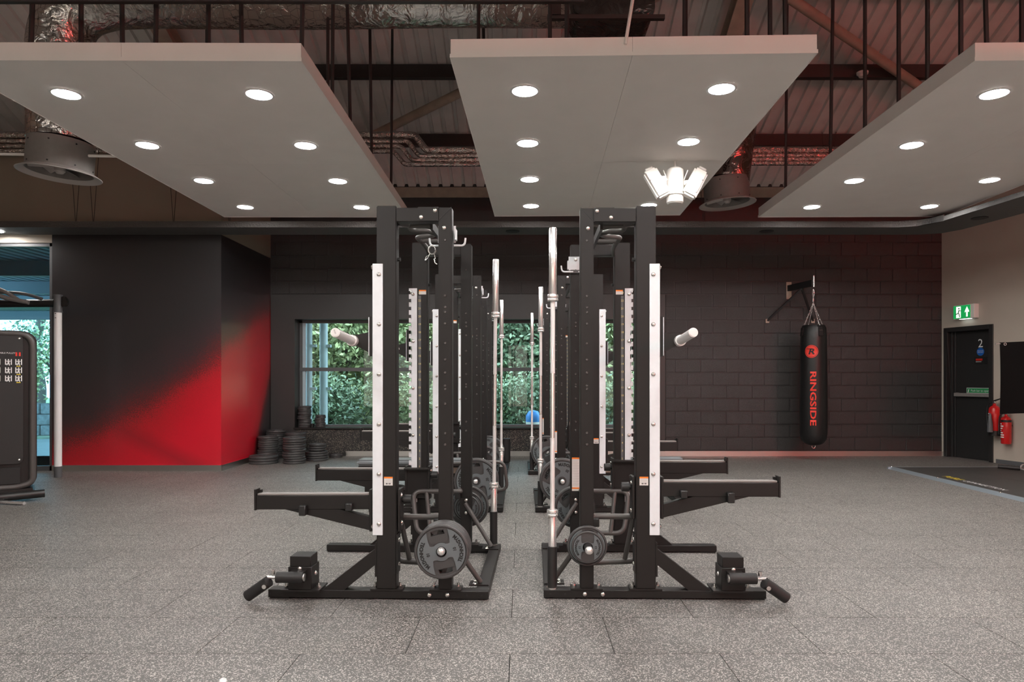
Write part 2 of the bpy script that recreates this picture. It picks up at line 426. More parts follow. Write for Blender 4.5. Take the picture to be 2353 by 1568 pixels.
# ---- back wall with blockwork, rendered window surround, rubber panel
WX0, WX1, WZ0, WZ1 = -4.0, 2.07, 0.50, 2.41
wb = M()
wb.box(LX - 0.3, WX0, BY + 0.010, BY + 0.40, -0.1, 4.9); wb.box(WX1, 8.2, BY + 0.010, BY + 0.40, -0.1, 4.9)
wb.box(WX0, WX1, BY + 0.010, BY + 0.40, -0.1, WZ0 - 0.03); wb.box(WX0, WX1, BY + 0.010, BY + 0.40, WZ1, 4.9)
wall_back = wb.build('wall_back', 'wall_black', smooth=False); struct(wall_back, 'black painted blockwork back wall with wide window', 'wall')
SZ = 2.844
sm = M(); sm.box(LX + 0.01, WX0, BY - 0.012, BY + 0.012, 0, SZ); sm.box(WX1, 2.51, BY - 0.012, BY + 0.012, 0, SZ); sm.box(WX0, WX1, BY - 0.012, BY + 0.012, WZ1, SZ)
sm.build('render_surround', 'wall_black', wall_back, smooth=False)
M().box(WX0, WX1, BY - 0.004, BY + 0.012, 0.05, WZ0 - 0.03).build('rubber_panel', 'rubber_panel', wall_back, smooth=False)
CH, CW = 0.229, 0.452
blocks = {}
def block(x0, x1, z0, z1):
    key = (round(x1 - x0, 3), round(z1 - z0, 3)); d = random.uniform(-0.0018, 0.0018)
    if key not in blocks:
        w_, h_ = key
        blocks[key] = M().box(0.006, w_ - 0.006, -0.0, 0.02, 0.006, h_ - 0.006).build('block', 'block', wall_back, smooth=False, bevel=0.005)
        blocks[key].location = (x0, BY + d, z0)
    else: inst(blocks[key], wall_back, (x0, BY + d, z0))
for i in range(-12, 6):
    z0, z1 = SZ + i * CH, SZ + (i + 1) * CH
    if z1 > 4.0: break
    off = 2.90 if i % 2 else 2.685
    lim0, lim1 = (LX + 0.02, 7.385) if i >= 0 else (2.515, 7.385)
    n0 = math.floor((lim0 - off) / CW)
    x = off + n0 * CW
    while x < lim1:
        a, b_ = max(x, lim0), min(x + CW, lim1)
        if b_ - a > 0.05: block(a, b_, z0, z1)
        x += CW
M().box(LX + 0.02, 7.8, BY - 0.01, BY + 0.05, 4.55, 4.73).build('wall_plate', 'steel_beige', wall_back, smooth=False)
bb = M().box(-3.1, 7.38, BY - 0.014, BY + 0.008, 0.0, 0.085).build('baseboard_back', 'alu', smooth=False); struct(bb, 'brushed metal skirting strip along back wall', 'skirting')

# ---- big window
win = M()
for x0, x1 in ((WX0, WX0 + 0.05), (WX1 - 0.05, WX1)): win.box(x0, x1, BY + 0.26, BY + 0.34, WZ0, WZ1)
win.box(WX0, WX1, BY + 0.26, BY + 0.34, WZ1 - 0.05, WZ1); win.box(WX0, WX1, BY + 0.26, BY + 0.34, WZ0, WZ0 + 0.035)
window_1 = win.build('window_1', 'frame_grey', smooth=False); struct(window_1, 'wide window with green-tinted glass in back wall', 'window')
M().box(WX0, WX1, BY + 0.25, BY + 0.35, 1.495, 1.56).build('transom', 'frame_grey', window_1, smooth=False)
for z0, z1 in ((WZ0 + 0.035, 1.495), (1.56, WZ1 - 0.05)):
    M().box(WX0 + 0.05, WX1 - 0.05, BY + 0.30, BY + 0.306, z0, z1).build('pane', 'glass', window_1, smooth=False)
M().box(WX0 + 0.05, WX0 + 0.10, BY + 0.27, BY + 0.33, WZ0 + 0.03, WZ1 - 0.05).build('inner_frame', 'frame_blue', window_1, smooth=False)
M().box(WX0 - 0.02, WX1 + 0.02, BY - 0.03, BY + 0.27, WZ0 - 0.03, WZ0).build('window_sill', 'plastic', window_1, smooth=False, bevel=0.004)

# ---- painted wall on the left with its return face, beige above, opening for the side window
GX0, GX1, GZ = -9.6, -6.92, 3.36
wl = M().box(GX1, LX, RBY, BY + 0.35, 0.02, 3.48).build('wall_left', 'mural', smooth=False)
struct(wl, 'black wall with sprayed red mural and a return face', 'wall')
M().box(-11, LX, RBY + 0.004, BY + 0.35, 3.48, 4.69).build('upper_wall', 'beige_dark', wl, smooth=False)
M().box(GX0, GX1, RBY - 0.002, RBY + 0.25, GZ, 3.48).build('lintel', 'beige', wl, smooth=False)
M().box(-11, GX0, RBY, RBY + 0.25, 0, 3.48).build('end_pier', 'beige', wl, smooth=False)
b1 = M(); b1.box(GX1, LX + 0.008, RBY - 0.008, RBY + 0.01, 0, 0.085); b1.box(LX - 0.01, LX + 0.008, RBY, 11.9, 0, 0.085)
struct(b1.build('baseboard_left', 'alu', smooth=False), 'brushed metal skirting strip below red mural', 'skirting')
w2 = M(); w2.box(GX0, GX1, RBY + 0.02, RBY + 0.08, GZ - 0.05, GZ); w2.box(GX0, GX1, RBY + 0.02, RBY + 0.08, 0, 0.07); w2.box(GX1 - 0.05, GX1, RBY + 0.02, RBY + 0.08, 0, GZ); w2.box(GX0, GX0 + 0.05, RBY + 0.02, RBY + 0.08, 0, GZ)
window_2 = w2.build('window_2', 'frame_grey', smooth=False); struct(window_2, 'tall blue-tinted glazing left of the mural wall', 'window')
M().box(GX0 + 0.05, GX1 - 0.05, RBY + 0.045, RBY + 0.051, 0.07, GZ - 0.05).build('pane', 'glass_blue', window_2, smooth=False)

# ---- right wall (slightly splayed), door
RX, SL = 7.39, 0.25
RD = Vector((0.2425, -0.9701, 0)); RN = Vector((-0.9701, -0.2425, 0))      # along the wall towards the camera, into the room
RA = math.atan2(RD.y, RD.x)
def on_wall(s, d, z): p = Vector((RX, BY, 0)) + RD * s + RN * d; return (p.x, p.y, z)
wr = thing('wall_right', 'beige painted right wall with black exit door', 'wall', (RX, BY, 0), RA); wr['kind'] = 'structure'
# local frame: x along the wall, y = -(into room) because rotation takes +y to the left of RD
# RD rotated by +90deg = (0.9701,0.2425) -> pointing out of the room, so the room is at local -y
m = M(); m.box(-0.4, 0.05, 0, 0.4, 0, 4.9); m.box(0.99, 18, 0, 0.4, 0, 4.9); m.box(0.05, 0.99, 0, 0.4, 2.24, 4.9); m.box(0.05, 0.99, 0.3, 0.4, 0, 2.24)
m.build('wall_face', 'beige', wr, smooth=False)
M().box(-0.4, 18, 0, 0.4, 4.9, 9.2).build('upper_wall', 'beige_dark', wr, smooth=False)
M().box(1.05, 18, -0.015, 0.0, 0, 0.065).build('skirting', 'frame_grey', wr, smooth=False)
M().box(1.05, 18, -0.010, 0.0, 0.065, 0.08).build('skirting_cap', 'beige', wr, smooth=False)
M().box(0, 0.05, -0.012, 0, 0, 0.085).build('skirting', 'alu', wr, smooth=False)
dr = thing('door_1', 'black fire exit door number 2 with push bar', 'door', (RX, BY, 0), RA); dr['kind'] = 'structure'
f = M(); f.box(0.046, 0.115, -0.02, 0.16, 0, 2.245); f.box(0.925, 0.996, -0.02, 0.16, 0, 2.245); f.box(0.115, 0.925, -0.02, 0.16, 2.17, 2.245)
f.box(0.115, 0.15, 0.06, 0.16, 0, 2.17); f.box(0.15, 0.19, 0.09, 0.16, 0, 2.17)
f.build('door_frame', 'door', dr, smooth=False, bevel=0.003)
leaf = M().box(0.19, 0.925, 0.11, 0.155, 0.006, 2.17).build('door_leaf', 'door', dr, smooth=False)
pb = M().box(0.20, 0.915, 0.035, 0.075, 1.055, 1.115); pb.box(0.20, 0.26, 0.07, 0.11, 1.05, 1.12); pb.box(0.86, 0.915, 0.07, 0.11, 1.05, 1.12)
pb.build('push_bar', 'grey_paint', dr, smooth=False, bevel=0.006)
flat = lambda y: (lambda ox, oz: (lambda x, t: (ox + x, y, oz + t)))
sg = M().box(0.40, 0.90, 0.100, 0.109, 1.115, 1.205).build('sign_plate', 'white_print', dr, smooth=False)
M().box(0.407, 0.893, 0.098, 0.101, 1.122, 1.198).build('sign_field', 'green_sign', sg, smooth=False)
t = M(); t.text('Push bar to open', 0.05, flat(0.096)(0.66, 1.142)); t.prism([(0.425, 1.13), (0.445, 1.13), (0.455, 1.19), (0.435, 1.17)], 'y', 0.0955, 0.097)
t.build('lettering', 'white_print', sg, smooth=False)
M().text('2', 0.20, flat(0.108)(0.66, 1.885)).build('door_number', 'white_print', dr, smooth=False)
M().cyl((0.66, 0.1105, 1.81), (0.66, 0.106, 1.81), 0.068, n=32).build('round_sign', 'blue_sign', dr)
t = M(); t.text('FIRE DOOR', 0.021, flat(0.1055)(0.66, 1.818)); t.text('KEEP SHUT', 0.021, flat(0.1055)(0.66, 1.792)); t.build('lettering', 'white_print', dr, smooth=False)
pl = M().box(0.55, 0.79, 0.104, 0.1105, 1.60, 1.72).build('door_plaque', 'ink', dr, smooth=False)
t = M(); t.box(0.575, 0.70, 0.1035, 0.1045, 1.682, 1.694); t.box(0.575, 0.70, 0.1035, 0.1045, 1.664, 1.675); t.build('print_line', 'red_print', pl, smooth=False)
M().box(0.575, 0.68, 0.1035, 0.1045, 1.64, 1.648).build('print_line', 'white_print', pl, smooth=False)

# remaining shell behind the camera; its glazing is added for fill daylight
rw = M().box(-11.3, -7.0, -5.4, -5.1, 0, 9); rw.box(7.5, 13, -5.4, -5.1, 0, 9); rw.box(-7.0, 7.5, -5.4, -5.1, 2.9, 9); rw.box(-7.0, 7.5, -5.4, -5.1, 0, 0.1)
struct(rw.build('wall_rear', 'beige', smooth=False), 'beige rear wall with added fill-light glazing behind the viewer', 'wall')
struct(M().box(-11.3, -11, -5.4, 12.6, 0, 9).build('wall_far_left', 'beige', smooth=False), 'beige far left side wall', 'wall')
w3 = M(); w3.box(-7.0, 7.5, -5.3, -5.2, 2.84, 2.9); w3.box(-7.0, 7.5, -5.3, -5.2, 0.1, 0.16)
for k in range(7): w3.box(-7.0 + k * 2.405, -6.93 + k * 2.405, -5.3, -5.2, 0.16, 2.84)
window_fill = w3.build('window_fill', 'frame_grey', smooth=False); struct(window_fill, 'shopfront glazing added behind the viewer for fill light', 'window')
for k in range(6): M().box(-6.93 + k * 2.405, -4.595 + k * 2.405, -5.255, -5.249, 0.16, 2.84).build('pane', 'glass_bronze', window_fill, smooth=False)
struct(M().box(-30, 30, -40, -5.45, -0.1, 0.0).build('forecourt', 'concrete', smooth=False), 'pale forecourt behind the viewer', 'paving')

# ---- roof: folded metal deck on purlins and rafters
EZ, RS, RIDGE = 4.75, 0.45, 3.5
def roof_z(y): return EZ + RS * (BY - y) if y > RIDGE else EZ + RS * (BY - RIDGE) - RS * (RIDGE - y)
def deck(ya, yb):
    m = M(); x = -11.2; xs = []
    while x < 13.0:
        xs += [(x, 0), (x + 0.125, 0), (x + 0.14, 0.045), (x + 0.185, 0.045)]; x += 0.2
    vs = [(a, yy, roof_z(yy) + h) for yy in (ya, yb) for a, h in xs]; n = len(xs)
    m.add(vs, [(i, i + 1, n + i + 1, n + i) for i in range(n - 1)]); return m
ceil = deck(BY + 0.3, RIDGE).build('ceiling', 'roof', smooth=False); struct(ceil, 'folded metal roof deck on dark purlins above suspended panels', 'ceiling')
deck(RIDGE, -5.4).build('roof_sheet', 'roof', ceil, smooth=False)
for y in (9.74, 10.96, 8.52, 7.30, 6.08, 4.86, 2.2, 0.6, -1.0, -2.6):
    z = roof_z(y); m = M().box(-11, 13, y - 0.03, y + 0.04, z - 0.20, z - 0.01); m.box(-11, 13, y - 0.06, y + 0.04, z - 0.205, z - 0.19)
    m.build('purlin', 'steel_dark', ceil, smooth=False)
for x in (-4.63, 2.72, 10.07):
    m = M()
    for h0, h1, hw in ((0.20, 0.215, 0.10), (0.215, 0.44, 0.006), (0.44, 0.46, 0.10)):
        ya, yb = BY, RIDGE
        m.prism([(ya, roof_z(ya) - h0), (ya, roof_z(ya) - h1), (yb, roof_z(yb) - h1), (yb, roof_z(yb) - h0)], 'x', x - hw, x + hw)
    m.build('rafter', 'steel_beige', ceil, smooth=False)
def roof_pt(x, y, d=0.26): return (x, y, roof_z(y) - d)
for a, b_ in (((-4.3, 11.74), (2.5, 8.07)), ((3.0, 8.37), (9.6, 11.92))):
    M().cyl(roof_pt(*a), roof_pt(*b_), 0.065, n=14).build('wind_brace', 'steel_beige', ceil)

# ---- narrow black soffit hung in front of the back wall
inner = [(-10.9, 9.6), (5.25, 9.6), (5.45, 9.54), (5.58, 9.40), (5.64, 9.2), (5.81, 7.96), (6.2, 5.0), (6.9, 1.0)]
outer = [(7.9, 1.0), (7.1, 5.0), (6.42, 8.77), (6.24, 9.75), (6.1, 10.0), (5.85, 10.09), (5.6, 10.105), (-10.9, 10.105)]
so = M().prism(inner + outer, 'z', 3.475, 3.535).build('trim_1', mat('rough black soffit', (0.085, 0.08, 0.077), 0.6, bump=0.8, scale=70), smooth=False)
struct(so, 'narrow dark soffit running across below the ceiling panels', 'soffit')
M().prism([(-10.9, 9.585), (5.25, 9.585), (5.46, 9.525), (5.595, 9.39), (5.655, 9.2), (5.64, 9.2), (5.58, 9.40), (5.45, 9.54), (5.25, 9.60), (-10.9, 9.60)], 'z', 3.47, 3.555).build('edge_lip', mat('rough soffit edge', (0.07, 0.062, 0.058), 0.6, bump=1.0, scale=50), so, smooth=False)
for px in (1178, 1762):
    M().cyl(((px - VX) * 9.85 / FPX, 9.86, 3.476), ((px - VX) * 9.85 / FPX, 9.86, 3.468), 0.10, n=20).build('speaker_disc', 'ink', so)
M().cyl((6.02, 9.05, 3.476), (6.02, 9.05, 3.468), 0.10, n=20).build('speaker_disc', 'ink', so)
dl = M().lathe([(0.082, -0.001), (0.10, -0.001), (0.098, -0.007), (0.082, -0.009)], 28).build('downlight', 'lamp_ring', so, loc=(-7.52, 9.84, 3.472))
M().cyl((0, 0, 0.0), (0, 0, -0.004), 0.081, n=28).build('diffuser', 'lamp', dl)
for x in (-6.4, -6.15, -5.0, -4.2, 0.35, 2.6, 4.4):
    m = M(); m.cyl((x - 0.10, 9.86, 4.9), (x, 9.86, 3.53), 0.004, n=5); m.cyl((x + 0.10, 9.86, 4.9), (x, 9.86, 3.53), 0.004, n=5)
    m.build('hanging_wire', 'rod', so)

# =================================================================== OUTSIDE
og = M().box(-40, 25, 12.75, 60, -0.35, -0.25).build('ground_outside', 'grass', smooth=False); struct(og, 'green bank outside the window', 'ground')
pv = M().box(-30, -6.95, 10.45, 15.5, -0.1, 0.0).build('paving_outside', 'concrete', smooth=False); struct(pv, 'pale paving outside the side glazing', 'paving')
def leafy(name, label, mt, cx, cy, cz, rx, ry, rz, n, size, trunk=True, seed=0, group='trees outside the window'):
    rg = np.random.default_rng(seed)
    nb = max(6, n // 260)
    d = rg.normal(size=(nb, 3)); d /= np.linalg.norm(d, axis=1)[:, None]
    bc = d * (rg.random(nb) ** 0.4)[:, None] * np.array([rx, ry, rz]) * 0.85
    idx = rg.integers(0, nb, n)
    p = bc[idx] + rg.normal(size=(n, 3)) * np.array([rx, ry, rz]) * 0.20 + np.array([cx, cy, cz])
    p = p[p[:, 2] > 0.0]; n = len(p)
    a = rg.normal(size=(n, 3)); a /= np.linalg.norm(a, axis=1)[:, None]
    b = rg.normal(size=(n, 3)); b -= a * (a * b).sum(1)[:, None]; b /= np.linalg.norm(b, axis=1)[:, None]
    s = size * (0.6 + 0.8 * rg.random(n))[:, None]
    V = np.stack([p - a * s, p - b * s * 0.5, p + a * s, p + b * s * 0.5], 1).reshape(-1, 3)
    me = bpy.data.meshes.new('crown'); me.vertices.add(4 * n); me.vertices.foreach_set('co', V.ravel())
    me.loops.add(4 * n); me.loops.foreach_set('vertex_index', np.arange(4 * n)); me.polygons.add(n)
    me.polygons.foreach_set('loop_start', np.arange(0, 4 * n, 4)); me.update(calc_edges=True); me.validate()
    me.materials.append(K[mt])
    t = thing(name, label, 'tree' if trunk else 'shrub', (cx, cy, -0.25), 0, group)
    o = bpy.data.objects.new('crown', me); COL.objects.link(o); o.parent = t; o.location = (-cx, -cy, 0.25); o['kind'] = 'stuff'
    m = M()
    if trunk:
        m.tube(smooth_path([(0, 0, 0), (0.1, 0.05, cz * 0.4), (-0.1, 0, cz * 0.9), (0.15, 0, cz + rz * 0.5)]), 0.16, 8)
        for q in range(6):
            e = bc[rg.integers(0, nb)]
            m.tube(smooth_path([(0, 0, cz * (0.3 + 0.1 * q)), (e[0] * 0.4, e[1] * 0.4 - 0.2, cz + e[2] * 0.3), (e[0], e[1], cz + e[2] + 0.2)]), 0.06, 6)
        m.build('trunk', 'bark', t)
    else:
        for q in range(4): m.cyl((0, 0, 0.1), (rg.normal() * 0.3, rg.normal() * 0.2, cz * 0.9), 0.03, n=5)
        m.build('stem', 'bark', t)
    return t
M().prism([(19.5, -0.3), (24.5, 1.6), (30.0, 3.5), (33.0, 3.6), (33.0, -0.3)], 'x', -11.0, 14.0).build('bank', 'grass', og, smooth=False)
TR = [('oak with spreading boughs at the left of the big window', 'leaf_a', -4.6, 17.5, 2.9, 2.2, 1.6, 1.9, 9000),
      ('tall oak behind the nearest left rack', 'leaf_c', -2.2, 19.0, 3.3, 2.0, 1.6, 2.0, 9000),
      ('oak seen down the aisle between the racks', 'leaf_b', 0.1, 17.5, 2.6, 1.8, 1.4, 2.2, 9000),
      ('oak behind the right racks outside', 'leaf_a', 2.6, 18.0, 2.7, 2.0, 1.6, 2.2, 9000),
      ('large distant tree filling the window left half', 'leaf_b', -5.0, 23.0, 3.2, 4.2, 1.6, 2.8, 20000),
      ('large distant tree filling the window right half', 'leaf_b', 1.6, 23.0, 3.2, 4.2, 1.6, 2.8, 20000),
      ('tree beyond the paving outside the side glazing', 'leaf_b', -19.0, 27.0, 3.0, 2.4, 1.6, 2.2, 900),
      ('slim tree right of the paving outside the side glazing', 'leaf_a', -16.2, 24.0, 2.2, 1.0, 1.2, 2.2, 800)]
for i, (lb, mt, cx, cy, cz, rx, ry, rz, n) in enumerate(TR):
    leafy('oak_tree', lb, mt, cx, cy, cz, rx, ry, rz, int(n * 1.8), 0.15 if n > 15000 else 0.07, True, i + 1)
SH = [(-4.2, 15.2, 1.6), (-2.4, 15.0, 1.5), (-0.6, 15.3, 1.6), (1.0, 15.0, 1.4), (2.6, 15.2, 1.5)]
for i, (x, y, r_) in enumerate(SH):
    leafy('shrub', ['dense shrub outside at the left end of the window', 'dense shrub outside behind the nearest left rack', 'dense shrub outside at the aisle, left side', 'dense shrub outside at the aisle, right side', 'dense shrub outside behind the right racks'][i],
          ['leaf_b', 'leaf_a', 'leaf_b', 'leaf_b', 'leaf_a'][i], x, y, 0.7, 1.2, 0.8, 0.85, 8000, 0.05, False, 20 + i, 'shrubs outside the window')
for i, (x, lb) in enumerate(((-3.98, 'pale round downpipe nearest the window edge outside'), (-3.74, 'grey round column outside beside the downpipe'))):
    p = thing('downpipe', lb, 'pipe', (x, 12.85 + 0.1 * i, -0.25), 0, 'pipes outside the window')
    M().cyl((0, 0, 0), (0, 0, 3.6), 0.055 + 0.02 * i, n=16).build('shaft', 'pipe_out', p)
    for z in (1.15, 1.95): M().box(-0.03, 0.14, -0.05, 0.03, z + 0.25, z + 0.30).build('clip', 'pipe_out', p, smooth=False)
bo = thing('blue_bin', 'round blue and white drum outside the window beyond the aisle', 'drum', (0.22, 13.6, -0.25))
M().lathe([(0.0, 0.62), (0.10, 0.66), (0.15, 0.76), (0.15, 0.88), (0.09, 0.97), (0.0, 0.99)], 20, closed=False).build('dome', 'blue_obj', bo)
M().lathe([(0.0, 0.0), (0.05, 0.0), (0.05, 0.55), (0.13, 0.62), (0.155, 0.76), (0.0, 0.76)], 20, closed=False).build('body', 'white', bo)
cp = M(); x = -22.0; xs = []
while x < -6.7: xs += [(x, 0), (x + 0.1, 0), (x + 0.12, 0.04), (x + 0.18, 0.04)]; x += 0.2
cp.add([(a, y, 3.42 + h) for y in (10.45, 21.0) for a, h in xs], [(i, i + 1, len(xs) + i + 1, len(xs) + i) for i in range(len(xs) - 1)])
cp = cp.build('canopy_roof', 'canopy', smooth=False); struct(cp, 'blue-grey corrugated canopy outside the side glazing', 'canopy')
for y in (12.0, 14.5, 17.0, 20.8): M().box(-22, -6.7, y - 0.06, y + 0.06, 3.15, 3.41).build('canopy_beam', 'canopy_steel', cp, smooth=False)
M().cyl((-13.5, 20.5, 3.3), (-8.0, 12.2, 3.3), 0.10, n=10).build('canopy_brace', 'canopy_steel', cp)
sw = thing('stone_wall', 'low stepped stone wall beyond the pale paving outside', 'wall', (-12.5, 16.6, 0))
for j in range(3):
    for i in range(6): M().box(-3 + i * 1.0 + (j % 2) * 0.3, -2.02 + i * 1.0 + (j % 2) * 0.3, -0.2, 0.2, j * 0.26, j * 0.26 + 0.25).build('stone', 'stone', sw, smooth=False, bevel=0.02)

# =================================================================== CEILING PANELS
PZ, PW, PL, PT = 3.6, 2.53, 4.68, 0.126
def ceiling_panel(label, cx, cy, rz, cols, rows, rods, group):
    t = thing('ceiling_panel', label, 'ceiling panel', (cx, cy, PZ), rz, group)
    for ix in (0, 1):
        for iy in (0, 1):
            M().box(-PW / 2 + ix * PW / 2 + (0.001 if ix else 0), (ix) * PW / 2 - (0.001 if not ix else 0), -PL / 2 + iy * PL / 2 + (0.001 if iy else 0), iy * PL / 2 - (0.001 if not iy else 0), 0, PT).build('board', 'panel', t, smooth=False)
    for b_ in ((-PW / 2 - 0.006, PW / 2 + 0.006, -PL / 2 - 0.006, -PL / 2), (-PW / 2 - 0.006, PW / 2 + 0.006, PL / 2, PL / 2 + 0.006), (-PW / 2 - 0.006, -PW / 2, -PL / 2, PL / 2), (PW / 2, PW / 2 + 0.006, -PL / 2, PL / 2)):
        M().box(*b_, -0.004, 0.022).build('edge_trim', 'panel', t, smooth=False)
    for x in cols:
        for y in rows:
            d = M().lathe([(0.098, -0.001), (0.118, -0.001), (0.116, -0.007), (0.098, -0.009)], 28).build('downlight', 'lamp_ring', t, loc=(x, y, 0))
            M().cyl((0, 0, 0.0), (0, 0, -0.004), 0.097, n=28).build('diffuser', 'lamp', d)
    for wx, wy, dx, dy in rods:
        p = Vector((wx - cx, wy - cy, 0)); p.rotate(Matrix.Rotation(-rz, 3, 'Z'))
        q = Vector((wx + dx - cx, wy + dy - cy, 0)); q.rotate(Matrix.Rotation(-rz, 3, 'Z'))
        zt = roof_z(wy + dy) - PZ - 0.02
        M().cyl((p.x, p.y, PT), (q.x, q.y, zt), 0.018, n=6).build('hanger_rod', 'rod', t)
    return t
rows4 = [(-1.5 + k) * 1.183 for k in range(4)]
PG = 'white suspended ceiling panels with downlights'
pnl_l = ceiling_panel('white suspended ceiling panel above the red mural side', -2.842, 7.19, 0.006, (-0.757, 0.757), rows4,
    [(-1.65, 5.97, 0.0, 0.1), (-1.66, 6.65, -0.09, 0), (-1.66, 7.58, -0.04, 0), (-1.66, 8.7, 0.02, 0), (-3.72, 5.2, 0.14, 0.0), (-3.4, 5.3, 0, 0), (-3.05, 5.25, -0.05, 0), (-2.72, 5.1, 0.06, 0), (-2.35, 5.15, 0.0, 0), (-2.12, 5.2, -0.05, 0), (-1.62, 5.05, 0.06, 0), (-3.9, 8.5, 0, 0), (-1.95, 6.9, 0, 0)], PG)
pnl_m = ceiling_panel('white suspended ceiling panel above the rack aisle', 0.827, 7.108, -0.0265, (-0.76, 0.76), rows4,
    [(2.0, 5.55, 0, 0), (2.03, 5.3, -0.03, 0), (-0.42, 6.6, 0, 0), (-0.40, 7.6, -0.06, 0), (1.7, 5.2, 0, 0), (0.35, 5.4, 0.0, 0), (2.05, 8.6, 0, 0), (0.25, 6.1, -0.02, 0), (1.25, 5.3, 0.03, 0)], PG)
pnl_r = ceiling_panel('white suspended ceiling panel above the punch bag side', 4.50, 7.17, -0.017, (-0.757, 0.757), rows4,
    [(3.33, 5.65, 0, 0), (3.34, 6.1, 0, 0), (3.34, 6.7, 0, 0), (3.36, 7.5, 0.05, 0), (3.37, 8.8, 0.02, 0), (3.38, 5.3, 0, 0), (3.55, 5.25, -0.10, 0), (3.85, 5.3, 0.0, 0), (3.89, 5.3, 0, 0), (5.6, 8.8, 0, 0), (5.65, 7.6, 0, 0)], PG)
for lb, x in (('white ceiling panel overhead behind the viewer, left', -2.84), ('white ceiling panel overhead behind the viewer, middle', 0.83), ('white ceiling panel overhead behind the viewer, right', 4.5)):
    ceiling_panel(lb, x, 1.3, 0, (-0.757, 0.757), rows4, [(x - 1.1, -0.7, 0, 0), (x + 1.1, -0.7, 0, 0), (x - 1.1, 3.2, 0, 0), (x + 1.1, 3.2, 0, 0)], PG)
M().cyl((0.776 - 0.827, -PL / 2 - 0.012, 0.07), (0.944 - 0.827, -PL / 2 - 0.012, 1.1), 0.012, n=8).build('stay_rod', 'white', pnl_m)
M().cyl((-PW / 2 + 0.05, -0.15, 0.03), (-PW / 2 - 1.6, -0.4, -0.02), 0.014, n=8).build('stay_rod', 'white', pnl_l)
M().cyl((-3.72 + 2.842, -PL / 2 - 0.003, 0.07), (-3.72 + 2.842, -PL / 2 + 0.01, 0.07), 0.008, n=10).build('screw_hole', 'ink', pnl_l)

# three-headed white sensor/emergency lamp below the middle panel
em = thing('emergency_light', 'white three-part emergency light under the middle ceiling panel', 'emergency light', (1.577, 7.1, 3.6))
M().cyl((0, 0, 0), (0, 0, -0.07), 0.012, n=10).build('stem', 'white', em)
M().lathe([(0.0, -0.065), (0.055, -0.068), (0.085, -0.09), (0.0875, -0.11), (0.0875, -0.35), (0.0, -0.352)], 28, closed=False).build('body', 'white', em)
M().lathe([(0.0, -0.352), (0.075, -0.352), (0.078, -0.365), (0.085, -0.37), (0.085, -0.425), (0.07, -0.44), (0.0, -0.442)], 28, closed=False).build('sensor_ring', 'white', em)
for s in (-1, 1):
    h = M().box(-0.075, 0.075, -0.05, 0.05, -0.16, 0.16).build('lamp_head', 'white', em, bevel=0.02, seg=2)
    h.location = (s * 0.195, -0.03, -0.24); h.rotation_euler = (R(-8), s * R(28), 0)
    M().box(-0.04, 0.04, -0.04, 0.04, 0.16, 0.185).build('end_cap', 'white', h, bevel=0.006)
    for z in (-0.1, 0.05): M().cyl((s * 0.05, -0.0505, z), (s * 0.05, -0.052, z), 0.005, n=8).build('screw', 'ink', h)
    M().cyl((s * 0.06, 0.03, -0.22), (s * 0.15, 0, -0.22), 0.03, n=12).build('arm', 'white', em)
    M().cyl((s * 0.085, -0.03, -0.20), (s * 0.125, -0.03, -0.10), 0.006, n=8).build('aerial', 'white', em)

# ---- ducts, fans, pipes
du = thing('air_duct', 'foil-wrapped round air duct with wire netting above left panel', 'duct', (-4.71, 7.0, 5.24))
path = smooth_path([(5.55, 0, 0), (4.0, 0.0, 0.01), (2.4, 0.0, -0.01), (1.0, 0, 0.0), (0.42, 0.0, -0.03), (0.12, 0, -0.18), (0.0, 0, -0.48), (0.0, 0, -0.9), (0, 0, -1.47)], 7)
M().tube(path, 0.29, 28).build('duct_tube', 'foil', du)
def fan(label, loc, tilt):
    t = thing('fan_outlet', label, 'fan', loc, 0, 'round fan outlets'); t.rotation_euler = (tilt[0], tilt[1], 0)
    M().lathe([(0.30, 0.02), (0.30, 0.32), (0.292, 0.32), (0.292, 0.02)], 40).build('casing', 'grey_paint', t)
    M().lathe([(0.292, 0.03), (0.30, 0.02), (0.375, -0.012), (0.378, -0.006), (0.305, 0.035)], 40).build('flange', 'fan_pale', t)
    M().lathe([(0.0, 0.0), (0.03, 0.005), (0.05, 0.03), (0.05, 0.10), (0.0, 0.10)], 20, closed=False).build('hub', 'fan_pale', t)
    M().cyl((0, 0, 0.20), (0, 0, 0.21), 0.29, n=32).build('back_disc', 'grey_paint', t)
    for k in range(7):
        b_ = M(); a = 0.0
        b_.add([(0.04, -0.02, 0.06), (0.285, -0.075, 0.045), (0.285, 0.075, 0.13), (0.04, 0.02, 0.09), (0.04, -0.02, 0.064), (0.285, -0.075, 0.049), (0.285, 0.075, 0.134), (0.04, 0.02, 0.094)],
               [(0, 3, 2, 1), (4, 5, 6, 7), (0, 1, 5, 4), (1, 2, 6, 5), (2, 3, 7, 6), (3, 0, 4, 7)])
        o = b_.build('blade', 'fan_pale', t, smooth=False); o.rotation_euler = (0, 0, 2 * math.pi * k / 7)
    for k in range(8):
        for z in (0.06, 0.27):
            a = 2 * math.pi * (k + 0.3) / 8
            M().cyl((0.299 * math.cos(a), 0.299 * math.sin(a), z), (0.304 * math.cos(a), 0.304 * math.sin(a), z), 0.008, n=8).build('rivet', 'ink', t)
    return t
fan('round fan outlet hanging under foil duct at left', (-4.71, 7.0, 3.44), (0, R(4)))
fan('round fan outlet hanging between middle and right panels', (2.79, 9.35, 3.74), (0, R(-4)))
du2 = thing('air_duct', 'foil-wrapped duct dropping between middle and right panels', 'duct', (2.86, 9.35, 4.06))
